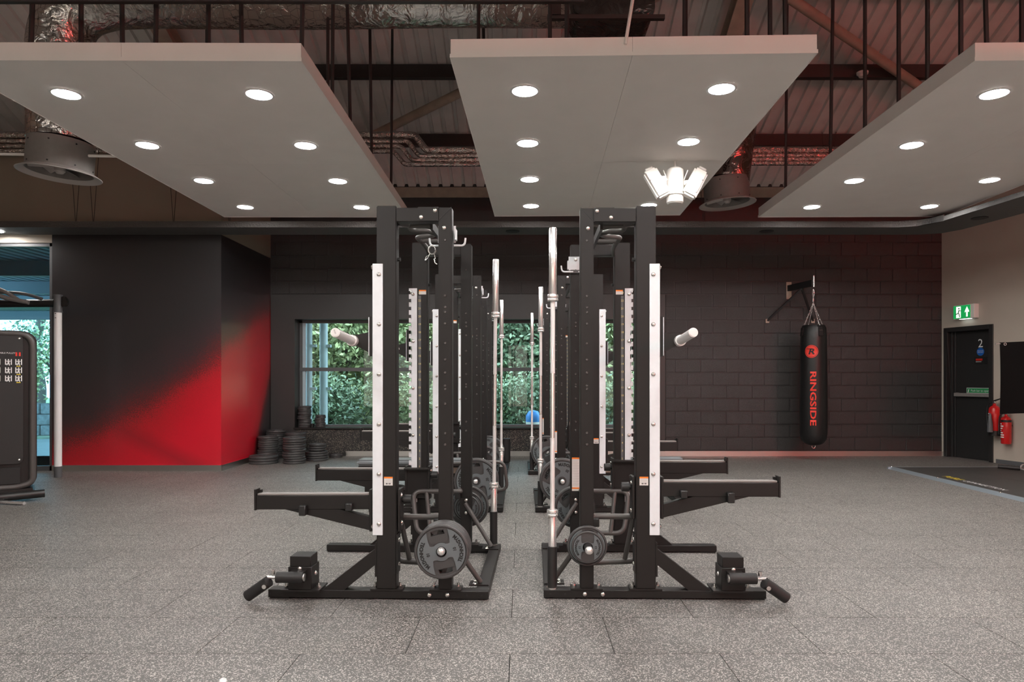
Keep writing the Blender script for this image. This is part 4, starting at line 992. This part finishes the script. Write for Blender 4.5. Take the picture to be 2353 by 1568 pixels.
# ---- plates on the pins
PGp2 = 'weight plates on the rack pins'
def load(sd_, i, s, kinds, rolls, who):
    y = s * YO
    for k, kd in enumerate(kinds):
        th = thick[kd]; hole = 0.0065
        yc = y + s * (th / 2 + 0.002); y += s * (th + 0.001)
        place = ['nearest the post', 'second from the post', 'third from the post', 'outermost'][k] if len(kinds) > 1 else 'alone on its pin'
        if len(kinds) > 1 and k == len(kinds) - 1: place = 'outermost'
        plate(kd, RP(sd_, i, 0.433, yc, 0.341 - hole), rolls[k % len(rolls)], f'{kd} kg plate, {place}, on {who}', PGp2).rotation_euler.z = SKEW[(sd_, i)]
load(-1, 0, -1, ['10', '10', '10', '10'], [10, -35, 20, -13], 'near pin of nearest left rack')
load(1, 0, -1, ['5', '2.5'], [10, 0], 'near pin of nearest right rack')
load(-1, 0, 1, ['2.5', '5', '10'], [20, 10, 25], 'far pin of nearest left rack')
load(1, 0, 1, ['10', '10'], [-40, 20], 'far pin of nearest right rack')
load(-1, 1, -1, ['20', '20'], [30, -8], 'near pin of middle left rack')
load(1, 1, -1, ['20', '20'], [10, -62], 'near pin of middle right rack')
load(-1, 1, 1, ['20'], [40], 'far pin of middle left rack')
load(1, 1, 1, ['20'], [-30], 'far pin of middle right rack')
load(-1, 2, -1, ['20'], [60], 'near pin of farthest left rack')
load(1, 2, -1, ['20'], [-20], 'near pin of farthest right rack')
# spring collars hanging from the hook on the nearest left rack
sc_ = thing('spring_collar', 'steel spring collar hanging from hook on nearest left rack', 'clip', RP(-1, 0, 0.53, -0.505, 2.18), 0)
M().tube([(0.022 * math.cos(a), 0.004 * a / 3 - 0.02, -0.022 + 0.026 * math.sin(a)) for a in np.linspace(0, 6 * math.pi, 50)], 0.0028, 6).build('coil', 'chrome', sc_)
M().tube(fillet([(-0.012, 0, -0.04), (-0.030, 0, -0.075), (-0.046, 0, -0.088), (-0.036, 0, -0.06), (-0.022, 0, -0.055)], 0.01), 0.0028, 6).build('grip', 'chrome', sc_)
M().tube(fillet([(0.012, 0, -0.04), (0.020, 0, -0.075), (0.012, 0, -0.078), (0.016, 0, -0.10), (0.03, 0, -0.11)], 0.01), 0.0028, 6).build('grip', 'chrome', sc_)

# =================================================================== BENCHES
def bench(label, x, y, rz):
    t = thing('weight_bench', label, 'bench', (x, y, 0), rz, 'flat benches inside the racks')
    for a, b_ in ((-0.62, -0.24), (-0.22, 0.66)):
        M().box(a, b_, -0.13, 0.13, 0.40, 0.47).build('pad', 'seat', t, bevel=0.025, seg=3)
        M().box(a + 0.02, b_ - 0.02, -0.11, 0.11, 0.385, 0.405).build('pad_board', 'plastic', t, smooth=False)
    M().box(-0.55, 0.60, -0.035, 0.035, 0.31, 0.38).build('spine', 'cream', t, bevel=0.004)
    for x_ in (-0.52, 0.55):
        M().box(x_ - 0.03, x_ + 0.03, -0.03, 0.03, 0.05, 0.32).build('leg', 'black', t, bevel=0.003)
        M().box(x_ - 0.035, x_ + 0.035, -0.28, 0.28, 0.0, 0.055).build('foot', 'black', t, bevel=0.004)
    return t
bench('grey padded bench standing in the middle left rack', -1.19, 7.62, 0)
bench('grey padded bench standing in the middle right rack', 1.18, 7.70, math.pi)

# =================================================================== LOOSE PLATES
PB = {k: [c for c in v.children if c.name.startswith('plate_body')][0].data for k, v in proto.items()}
def flat_stack(x, y, z, kinds, who, group, size=None):
    n = len(kinds)
    for k, kd in enumerate(kinds):
        th = thick[kd] if size is None else size[1]
        o = bpy.data.objects.new('weight_plate', PB[kd]); COL.objects.link(o)
        sc = 1.0 if size is None else size[0]
        D = {'20': 0.45, '10': 0.325, '5': 0.245, '2.5': 0.196}[kd]
        j = 0.012 if k else 0.0
        o.scale = (sc, 1, sc)
        o.location = (x + random.uniform(-j, j), y + random.uniform(-j, j), z + th * 0.475)
        o.rotation_mode = 'XYZ'; o.rotation_euler = (R(90), 0, random.uniform(0, 6.28))
        z += th * 0.95 + 0.0004
        pos = 'topmost' if k == n - 1 else (ORD[k] if k == 0 else ORD[k] + ' from the bottom')
        tag(o, f'black plate, {pos} {who}', 'weight plate', group)
G1 = 'black weight plates stacked on the floor by the mural'
flat_stack(-4.16, 11.06, 0, ['20', '20', '20'], 'in the widest low stack against the mural', G1)
flat_stack(-4.235, 11.475, 0, ['10'] * 11, 'in the tall stack behind the wide low one', G1)
flat_stack(-4.245, 11.86, 0, ['10'] * 13, 'in the corner stack under the window edge', G1)
flat_stack(-3.885, 11.78, 0, ['10'] * 12, 'in the rear stack left of the rubber panel', G1, (1.1, 0.038))
flat_stack(-3.665, 11.06, 0, ['10'] * 11, 'in the tall front stack by the racks', G1, (1.08, 0.040))
flat_stack(-3.42, 11.47, 0, ['10'] * 4 + ['5'] * 3, 'in the tapering stack before the rubber panel', G1, (1.12, 0.042))
flat_stack(-3.22, 11.88, 0, ['5', '5'], 'in the small pair against the rubber panel', G1, (0.9, 0.03))
G2 = 'small black plates on the window sill'
flat_stack(-3.86, 12.20, WZ0, ['5'] * 13, 'in the taller stack on the window sill', G2, (0.94, 0.03))
flat_stack(-3.58, 12.20, WZ0, ['2.5'] * 8, 'in the shorter stack on the window sill', G2, (0.9, 0.028))
cupo = M().lathe([(0.0, 0.0), (0.034, 0.0), (0.036, 0.065), (0.030, 0.065), (0.028, 0.01), (0.0, 0.01)], 16, closed=False).build('cup', 'plastic', loc=(-3.715, 12.17, WZ0)); tag(cupo, 'small black cup between the plate stacks on the sill', 'cup')

# =================================================================== PUNCH BAG
BX, BYY = 4.83, 11.40
pb0 = thing('bag_bracket', 'black steel wall bracket holding the punch bag', 'bracket', (4.69, BY, 2.9))
M().box(-0.045, 0.045, -0.012, 0.0, -0.14, 0.16).build('wall_plate', 'steel_beige', pb0, smooth=False)
M().add([( -0.03, -0.012, 0.10), (0.03, -0.012, 0.10), (0.17, -0.70, 0.10), (0.11, -0.70, 0.10), (-0.03, -0.012, 0.0), (0.03, -0.012, 0.0), (0.17, -0.70, 0.0), (0.11, -0.70, 0.0)], [(0, 3, 2, 1), (4, 5, 6, 7), (0, 1, 5, 4), (1, 2, 6, 5), (2, 3, 7, 6), (3, 0, 4, 7)]).build('arm', 'door', pb0, smooth=False)
for x1, z1 in ((-0.38, -0.52), (0.42, -0.52)):
    st_ = M().cyl((0.075, -0.38, 0.0), (x1, -0.015, z1), 0.022, n=4).build('strut', 'door', pb0, smooth=False)
    M().box(x1 - 0.03, x1 + 0.03, -0.02, 0.0, z1 - 0.04, z1 + 0.03).build('strut_plate', 'steel_beige', st_, smooth=False)
M().cyl((0.14, -0.71, -0.02), (0.14, -0.71, 0.17), 0.014, n=10).build('eye_bolt', 'chrome', pb0)
bag = thing('punch_bag', 'tall black punch bag with red lettering hanging on chains', 'punch bag', (BX, BYY, 0.26))
H = 1.99; rb = 0.212
M().lathe([(0.0, -0.005), (0.08, 0.0), (0.15, 0.03), (0.195, 0.09), (rb, 0.18), (rb + 0.004, 0.6), (rb - 0.002, 1.2), (rb - 0.008, 1.75), (rb - 0.016, 1.93), (0.17, 1.985), (0.12, H), (0.0, H)], 40, closed=False).build('bag_body', 'bag', bag)
def on_bag(cz, a0=-0.55, rr=rb + 0.006):
    return lambda x, y: (rr * math.sin(a0 + x / rr), -rr * math.cos(a0 + x / rr), cz + y)
lg = M(); nseg = 40; vs = [on_bag(1.545)(0, 0)] + [on_bag(1.545)(0.105 * math.cos(2 * math.pi * k / nseg), 0.105 * math.sin(2 * math.pi * k / nseg)) for k in range(nseg)]
lg.add(vs, [(0, 1 + k, 1 + (k + 1) % nseg) for k in range(nseg)]); lg.build('logo_disc', 'red_print', bag, smooth=False)
t = M(); f2 = on_bag(1.545, rr=rb + 0.0085)
ring = [(0.094, 0.089)]
vs = [f2(r_ * math.cos(2 * math.pi * k / nseg), r_ * math.sin(2 * math.pi * k / nseg)) for r_ in ring[0] for k in range(nseg)]
t.add(vs, [(k, (k + 1) % nseg, nseg + (k + 1) % nseg, nseg + k)[::-1] for k in range(nseg)])
t.text('R', 0.13, lambda x, y: f2(x * 1.25 + y * 0.28 - 0.005, y - 0.045), fat=0.004); 
vs = [f2(-0.075, 0.047), f2(-0.07, 0.036), f2(0.0, 0.036), f2(0.0, 0.049)]; t.add(vs, [(0, 1, 2, 3)])
t.build('logo_letter', 'ink', bag, smooth=False)
t = M()
t.text('RINGSIDE', 0.215, lambda x, y: on_bag(0.78, -0.42, rb + 0.010)((y - 0.075) * 0.60, -x * 0.96), fat=0.005)
t.build('lettering', 'red_print', bag, smooth=False)
for k in range(4):
    a = R(-90 + 90 * k + 8)
    p = Vector((0.165 * math.cos(a), 0.165 * math.sin(a), H - 0.01))
    st2 = M().prism(roundrect(-0.035, 0.035, -0.12, 0.02, 0.01), 'y', -0.004, 0.004).build('strap', 'bag', bag, smooth=False)
    st2.location = (0.202 * math.cos(a), 0.202 * math.sin(a), H - 0.07); st2.rotation_euler = (R(-8), 0, a + R(90))
    for q in (-0.022, 0.0, 0.022): M().cyl((q, -0.004, -0.03), (q, -0.007, -0.03), 0.005, n=8).build('rivet', 'bolt', st2)
    top = Vector((-0.005, 0, H + 0.36)); d = top - p; nl = 13
    chn = M()
    for j in range(nl):
        c = p + d * ((j + 0.5) / nl); u = d.normalized(); v = u.orthogonal().normalized() if j % 2 else u.cross(u.orthogonal()).normalized()
        L = d.length / nl * (0.72 if j else 1.1)
        chn.tube([c + u * (L * math.cos(q)) * 0.95 + v * (0.009 * math.sin(q)) for q in np.linspace(0, 2 * math.pi, 9)[:-1]], 0.0028, 5, closed=True)
    stuff(chn.build('chain', 'chrome', bag))
sw_ = M(); sw_.tube([(0.012 * math.cos(q) - 0.005, 0.0, H + 0.53 + 0.065 * math.sin(q)) for q in np.linspace(0, 2 * math.pi, 14)[:-1]], 0.006, 6, closed=True); sw_.tube([(0.0 - 0.005, 0.012 * math.cos(q), H + 0.42 + 0.055 * math.sin(q)) for q in np.linspace(0, 2 * math.pi, 14)[:-1]], 0.005, 6, closed=True)
stuff(sw_.build('swivel', 'chrome', bag))
M().tube([(0.03 * math.cos(q), 0.0, -0.01 - 0.045 * math.sin(q)) for q in np.linspace(0, math.pi, 9)], 0.003, 6).build('bottom_ring', 'chrome', bag)

# =================================================================== RIGHT WALL ITEMS
es = thing('exit_sign', 'lit green running man exit sign above the black door', 'exit sign', on_wall(0.33, 0, 2.37), RA)
M().box(0.0, 0.40, -0.10, 0.0, 0.0, 0.235).build('housing', 'white', es, smooth=False, bevel=0.004)
M().box(0.004, 0.330, -0.106, -0.100, 0.008, 0.225).build('sign_face', 'green_lit', es, smooth=False)
t = M(); t.prism([(0.255, 0.03), (0.285, 0.03), (0.285, 0.12), (0.31, 0.10), (0.31, 0.125), (0.27, 0.20), (0.23, 0.125), (0.23, 0.10), (0.255, 0.12)], 'y', -0.1075, -0.106); t.build('arrow', 'white_lit', es, smooth=False)
dm = M().box(0.06, 0.15, -0.1075, -0.106, 0.02, 0.21).build('door_symbol', 'white_lit', es, smooth=False)
t = M(); t.cyl((0.115, -0.1078, 0.175), (0.115, -0.109, 0.175), 0.013, n=12)
t.prism([(0.095, 0.10), (0.115, 0.105), (0.13, 0.15), (0.11, 0.155)], 'y', -0.109, -0.1076); t.prism([(0.04, 0.075), (0.045, 0.085), (0.085, 0.10), (0.11, 0.105), (0.10, 0.085)], 'y', -0.109, -0.1076); t.prism([(0.105, 0.10), (0.12, 0.10), (0.14, 0.03), (0.125, 0.03)], 'y', -0.109, -0.1076); t.prism([(0.125, 0.15), (0.13, 0.14), (0.16, 0.125), (0.165, 0.135)], 'y', -0.109, -0.1076)
t.build('running_figure', 'green_sign', es, smooth=False)
M().box(0.10, 0.30, -0.085, -0.03, -0.006, 0.0).build('down_lens', emission('exit down glow', (0.85, 1.0, 1.0), 2.5), es, smooth=False)
def extinguisher(name, label, s, z, r_, h_, base, horn):
    t = thing(name, label, 'extinguisher', on_wall(s, r_ + 0.025, z), RA, 'fire extinguishers on the right wall')
    M().lathe([(0.0, 0.0), (r_ * 0.9, 0.0), (r_, 0.012), (r_, h_ * 0.80), (r_ * 0.9, h_ * 0.87), (r_ * 0.5, h_ * 0.93), (r_ * 0.28, h_ * 0.95), (r_ * 0.28, h_), (0, h_)], 28, closed=False).build('cylinder', 'red_ext', t)
    if base: M().lathe([(r_ + 0.001, -0.01), (r_ + 0.003, -0.01), (r_ + 0.003, 0.07), (r_ + 0.001, 0.07)], 28).build('base_ring', 'plastic', t)
    else: M().lathe([(r_ + 0.0005, h_ * 0.74), (r_ + 0.0015, h_ * 0.74), (r_ + 0.0015, h_ * 0.82), (r_ + 0.0005, h_ * 0.82)], 28).build('black_band', 'plastic', t)
    M().box(-0.02, 0.02, -0.02, 0.02, h_, h_ + 0.04).build('valve', 'bolt', t, bevel=0.004)
    M().prism([(-0.02, h_ + 0.03), (0.11, h_ + 0.075), (0.11, h_ + 0.09), (-0.02, h_ + 0.05)], 'y', -0.012, 0.012).build('handle', 'plastic', t, smooth=False)
    lab = M(); rr = r_ + 0.0016
    def cyl_box(a0, a1, z0, z1):
        n = 5; vs = [(rr * math.sin(a0 + (a1 - a0) * k / n), -rr * math.cos(a0 + (a1 - a0) * k / n), zz) for zz in (z0, z1) for k in range(n + 1)]
        lab.add(vs, [(k, k + 1, n + 2 + k, n + 1 + k) for k in range(n)])
    for k, (a0, a1) in enumerate([(-0.9, -0.2), (-0.9, 0.2), (-0.9, 0.0), (-0.7, -0.3), (-0.6, 0.1), (-0.9, 0.3), (-0.9, 0.3)]):
        cyl_box(a0, a1, h_ * (0.66 - 0.075 * k), h_ * (0.66 - 0.075 * k) + 0.018)
    stuff(lab.build('label_print', 'white_print', t, smooth=False))
    M().tube(smooth_path([(-0.02, 0, h_ + 0.02), (-r_ - 0.02, -0.01, h_ * 0.96), (-r_ - 0.035, -0.02, h_ * 0.7), (-r_ - 0.02, -0.03, h_ * 0.3)]), 0.009, 8).build('hose', 'plastic', t)
    if horn: M().lathe([(0.0, 0.0), (0.042, 0.0), (0.038, 0.12), (0.018, 0.27), (0.012, 0.30), (0.0, 0.30)], 20, (0.035, -r_ - 0.045, h_ * 0.10), closed=False).build('horn', 'frame_grey', t)
    M().box(-0.03, 0.03, 0.0, r_ + 0.024, h_ * 0.6, h_ * 0.64).build('wall_clip', 'plastic', t, smooth=False)
    return t
extinguisher('fire_extinguisher', 'larger red fire extinguisher with black horn by the door', 1.11, 0.46, 0.083, 0.50, True, True)
extinguisher('fire_extinguisher', 'smaller red fire extinguisher hanging lower beside the mat', 1.30, 0.335, 0.072, 0.46, False, False)
sgn = thing('fire_notice', 'red, white and blue fire notice on beige wall behind the mat', 'sign', on_wall(1.13, 0, 1.44), RA)
M().box(0.0, 0.18, -0.004, 0, 0.0, 0.40).build('board', 'paper', sgn, smooth=False)
for z0, z1, mm in ((0.33, 0.40, 'red_ext'), (0.13, 0.25, 'blue_sign'), (0.045, 0.085, 'red_ext'), (0.0, 0.012, 'red_ext')): M().box(0.0, 0.18, -0.006, -0.004, z0, z1).build('colour_band', mm, sgn, smooth=False)
M().box(0.01, 0.05, -0.0068, -0.006, 0.34, 0.385).build('symbol', 'white_print', sgn, smooth=False)
for k in range(3): M().box(0.03, 0.15, -0.0068, -0.006, 0.16 + 0.025 * k, 0.168 + 0.025 * k).build('print_line', 'white_print', sgn, smooth=False)
# hanging exercise mats on a chrome wall rack
hr = thing('mat_rack', 'chrome wall rail with hooks holding black exercise mats', 'rail', (6.62, 9.62, 1.845))
M().cyl((0.0, 0, 0), (1.33, 0.02, 0.03), 0.010, n=10).build('rail', 'chrome', hr)
M().box(1.33, 1.38, -0.06, 0.08, -0.06, 0.12).build('wall_mount', 'frame_grey', hr, smooth=False)
M().tube(smooth_path([(0.40, -0.06, 0.03), (0.48, -0.07, -0.01), (0.9, -0.11, 0.0)]), 0.008, 8).build('hook_rod', 'chrome', hr)
mtg = thing('exercise_mat', 'black exercise mat hanging from chrome rail at right edge', 'mat', (6.665, 9.60, 0.865))
me_ = M(); nx, nz = 8, 10; vs = []
for side in (0, 1):
    for j in range(nz + 1):
        for i in range(nx + 1):
            u_, v_ = i / nx, j / nz
            vs.append((u_ * 0.85 + 0.03 * math.sin(v_ * 2.5) * (1 - u_) + (0.015 if side else 0) * 0, -0.12 * u_ + 0.03 * math.sin(u_ * 5 + v_ * 2) - 0.015 + 0.014 * side, v_ * 1.0 + 0.03 * u_))
fs = []; S = (nx + 1) * (nz + 1)
for j in range(nz):
    for i in range(nx):
        a = j * (nx + 1) + i
        fs.append((a, a + 1, a + nx + 2, a + nx + 1)); fs.append((S + a, S + a + nx + 1, S + a + nx + 2, S + a + 1))
for j in range(nz):
    a = j * (nx + 1); fs.append((a, a + nx + 1, S + a + nx + 1, S + a)); a += nx; fs.append((a, S + a, S + a + nx + 1, a + nx + 1))
for i in range(nx):
    fs.append((i, S + i, S + i + 1, i + 1)); a = nz * (nx + 1) + i; fs.append((a, a + 1, S + a + 1, S + a))
me_.add(vs, fs).build('mat_sheet', mat('black foam mat', (0.004, 0.004, 0.004), 0.8, bump=0.1, scale=200, spec=0.12), mtg)
for x in (0.07, 0.45, 0.8): M().lathe([(0.013, -0.002), (0.020, -0.002), (0.020, 0.002), (0.013, 0.002)], 16, (x, -0.12 * x / 0.85 - 0.02 + 0.03 * math.sin(x / 0.85 * 5 + 2), 0.975), 'y').build('eyelet', 'chrome', mtg)

# lifting platform on the floor
pf = thing('lifting_platform', 'dark rubber lifting platform with blue-grey metal edging', 'platform', (5.5, 10.38, 0))
PD = 6.4
for k in range(5):
    for j in range(2): M().box(0.07 + j * 0.9, 0.966 + j * 0.9, -0.05 - (k + 1) * 1.26 + 0.004, -0.05 - k * 1.26, 0, 0.03).build('rubber_board', 'pad_mat', pf, smooth=False)
M().prism([(0.0, 0.0), (0.075, 0.0), (0.075, 0.034), (0.05, 0.034)], 'y', -PD, 0.0).build('edge_ramp', 'edge_blue', pf, smooth=False)
M().prism([(0.0, 0.0), (-0.05, 0.0), (-0.05, 0.034), (-0.03, 0.034)], 'x', 0.0, 1.87).build('edge_ramp', 'edge_blue', pf, smooth=False)
for y in (-0.05, -1.2, -2.4, -3.6): bolt(pf, (0.05, y, 0.034), '+z')
t = M(); t.text('PURE', 0.155, lambda x, y: (0.20 + y * 1.0, -1.02 - x, 0.0312), 'LEFT'); t.build('lettering', 'yellow', pf, smooth=False)
t = M(); t.text('CONNECTION', 0.115, lambda x, y: (0.205 + y * 1.0, -1.44 - x, 0.0312), 'LEFT'); t.build('lettering', 'white_print', pf, smooth=False)
ha = thing('cable_attachment', 'chrome loop handle with black grip lying on the platform', 'handle', (7.15, 9.95, 0.03))
M().cyl((-0.20, 0.10, 0.045), (0.02, -0.05, 0.035), 0.028, n=16).build('grip', 'foam', ha)
M().tube(fillet([(0.02, -0.05, 0.03), (0.06, -0.02, 0.09), (0.30, -0.10, 0.06), (0.30, -0.45, 0.02), (0.05, -0.42, 0.012), (0.0, -0.10, 0.03)], 0.05), 0.012, 8).build('loop', 'chrome', ha)

# =================================================================== CABLE MACHINE AT THE LEFT EDGE
AN = math.atan2(5.40, 7.62)
cm_ = thing('cable_machine', 'black cable machine with instruction placard at left edge', 'gym machine', (-5.42, 7.68, 0), AN)
# local x to the right along the face, local y away from the camera
def face(x0, x1, z0, z1, y0, y1, r_): return M().prism(roundrect(x0, x1, z0, z1, r_, 8), 'y', y0, y1)
sh = face(-1.0, 0.0, 0.14, 1.885, 0.03, 0.40, 0.13).build('shroud', 'black', cm_, bevel=0.02, seg=2)
face(-0.90, -0.125, 0.42, 1.845, 0.0, 0.035, 0.06).build('front_panel', mat('black textured panel', (0.010, 0.0098, 0.0095), 0.5, bump=0.2, scale=500), cm_, smooth=False)
M().tube(fillet([(-1.0, 0.02, 1.855), (-0.04, 0.02, 1.855), (-0.04, 0.02, 0.20), (-0.16, 0.02, 0.16), (-1.0, 0.02, 0.16)], 0.15, 8), 0.034, 10).build('edge_tube', 'tube', cm_)
M().box(-0.9, -0.15, 0.0, 0.03, 0.20, 0.38).build('weight_window', 'ink', cm_, smooth=False)
M().box(-1.0, -0.02, -0.05, 0.45, 0.06, 0.14).build('base_beam', 'black', cm_, bevel=0.02, seg=2)
M().cyl((-1.0, -0.08, 0.055), (0.07, -0.03, 0.075), 0.045, n=18).build('foot_bar', 'plastic', cm_)
pc = M().box(-0.80, -0.138, -0.003, 0.0, 1.31, 1.66).build('placard', 'ink', cm_, smooth=False)
t = M(); fl_ = lambda ox, oz: (lambda x, y: (ox + x, -0.0045, oz + y))
t.text('DUAL ADJUSTABLE PULLEY', 0.024, fl_(-0.485, 1.630), 'LEFT'); t.text('LOWER BODY', 0.024, fl_(-0.485, 1.606), 'LEFT'); t.build('lettering', 'white_print', pc, smooth=False)
for j in range(3):
    for i, x in enumerate((-0.655, -0.56, -0.451, -0.356, -0.255, -0.165)):
        z = 1.535 - j * 0.09
        q = M().box(x - 0.008, x + 0.008, -0.0045, -0.003, z - 0.022, z + 0.02); q.box(x - 0.030, x - 0.021, -0.0045, -0.003, z - 0.026, z + 0.036); q.box(x + 0.021, x + 0.030, -0.0045, -0.003, z - 0.026, z + 0.036); q.box(x - 0.022, x + 0.018, -0.0045, -0.003, z + 0.010, z + 0.017); q.cyl((x, -0.003, z + 0.029), (x, -0.0045, z + 0.029), 0.007, n=8)
        q.box(x - 0.018, x - 0.009, -0.0045, -0.003, z - 0.03, z - 0.012); q.box(x + 0.004, x + 0.012, -0.0045, -0.003, z - 0.034, z - 0.014)
        stuff(q.build('pictogram', 'white_print', pc, smooth=False))
    M().box(-0.185, -0.148, -0.0045, -0.003, 1.490 - j * 0.09, 1.498 - j * 0.09).build('print_line', 'yellow', pc, smooth=False)
for x in (-0.185, -0.155): M().box(x - 0.008, x + 0.008, -0.0045, -0.003, 1.606, 1.648).build('muscle_figure', 'red_print', pc, smooth=False)
bd = face(-0.85, -0.418, 1.745, 1.805, -0.004, 0.0, 0.02).build('logo_badge', 'yellow', cm_, smooth=False)
M().text('TECHNOGYM', 0.062, lambda x, y: (-0.43 + x, -0.005, 1.753 + y), 'RIGHT', fat=0.001).build('lettering', 'ink', bd, smooth=False)
for x, z in ((-0.16, 1.80), (-0.16, 0.46)): bolt(cm_, (x, 0.0, z), '-y')
# far column, top beam and pull-up grips (world-aligned)
cl = thing('cable_column', 'silver column of the cable machine before the mural wall', 'gym machine', (-6.40, 9.48, 0))
M().cyl((0, 0, 0.11), (0, 0, 2.33), 0.047, n=24).build('column', 'pole', cl)
M().cyl((0, 0, 0.0), (0, 0, 0.15), 0.05, n=24).build('column_foot', 'frame_grey', cl)
for z in (2.19, 2.25): M().box(-0.012, 0.006, -0.05, -0.045, z, z + 0.008).build('slot', 'ink', cl, smooth=False)
M().lathe([(0.052, 2.27), (0.056, 2.27), (0.056, 2.29), (0.052, 2.30), (0.052, 2.49), (0.058, 2.50), (0.058, 2.515), (0.0, 2.515)], 24, closed=False).build('column_cap', 'frame_grey', cl)
M().prism([(0.05, 2.35), (0.11, 2.35), (0.145, 2.39), (0.145, 2.44), (0.11, 2.49), (0.05, 2.49)], 'y', -0.02, 0.02).build('pulley_cover', 'plastic', cl, bevel=0.008, seg=2)
M().cyl((0.14, -0.02, 2.40), (0.145, -0.02, 1.95), 0.002, n=5).build('cable', 'ink', cl)
M().cyl((-1.9, 0.0, 2.385), (-0.04, 0, 2.40), 0.055, n=20).build('top_beam', 'plastic', cl)
M().tube(smooth_path([(-1.7, -0.05, 2.52), (-0.75, -0.06, 2.54), (-0.42, -0.06, 2.52), (-0.18, -0.06, 2.45)]), 0.022, 10).build('pull_up_grip', 'frame_grey', cl)
M().tube(smooth_path([(-1.7, -0.08, 2.60), (-1.0, -0.08, 2.605), (-0.74, -0.08, 2.58), (-0.5, -0.07, 2.44)]), 0.026, 10).build('pull_up_grip', 'grey_paint', cl)
M().tube(smooth_path([(-1.7, -0.12, 2.50), (-0.85, -0.12, 2.50), (-0.6, -0.10, 2.45), (-0.35, -0.07, 2.40)]), 0.03, 10).build('pull_up_grip', 'grey_paint', cl)
cb = M().cyl((-6.0, 7.52, 0.022), (-5.33, 7.36, 0.022), 0.018, n=12); cb = cb.build('pulldown_bar', 'chrome', None); tag(cb, 'chrome cable bar lying on the floor before the cable machine', 'bar')

# small chrome peg at the bottom edge of the view
pg = thing('chrome_peg', 'small domed chrome peg on the floor at the bottom edge', 'peg', (-1.263, 2.9, 0))
M().lathe([(0.0, 0.0), (0.024, 0.0), (0.024, 0.070), (0.021, 0.082), (0.012, 0.089), (0.0, 0.091)], 24, closed=False).build('peg_body', 'chrome', pg)
M().lathe([(0.024, 0.052), (0.0262, 0.052), (0.0262, 0.06), (0.024, 0.06)], 24).build('peg_ring', 'knurl', pg)
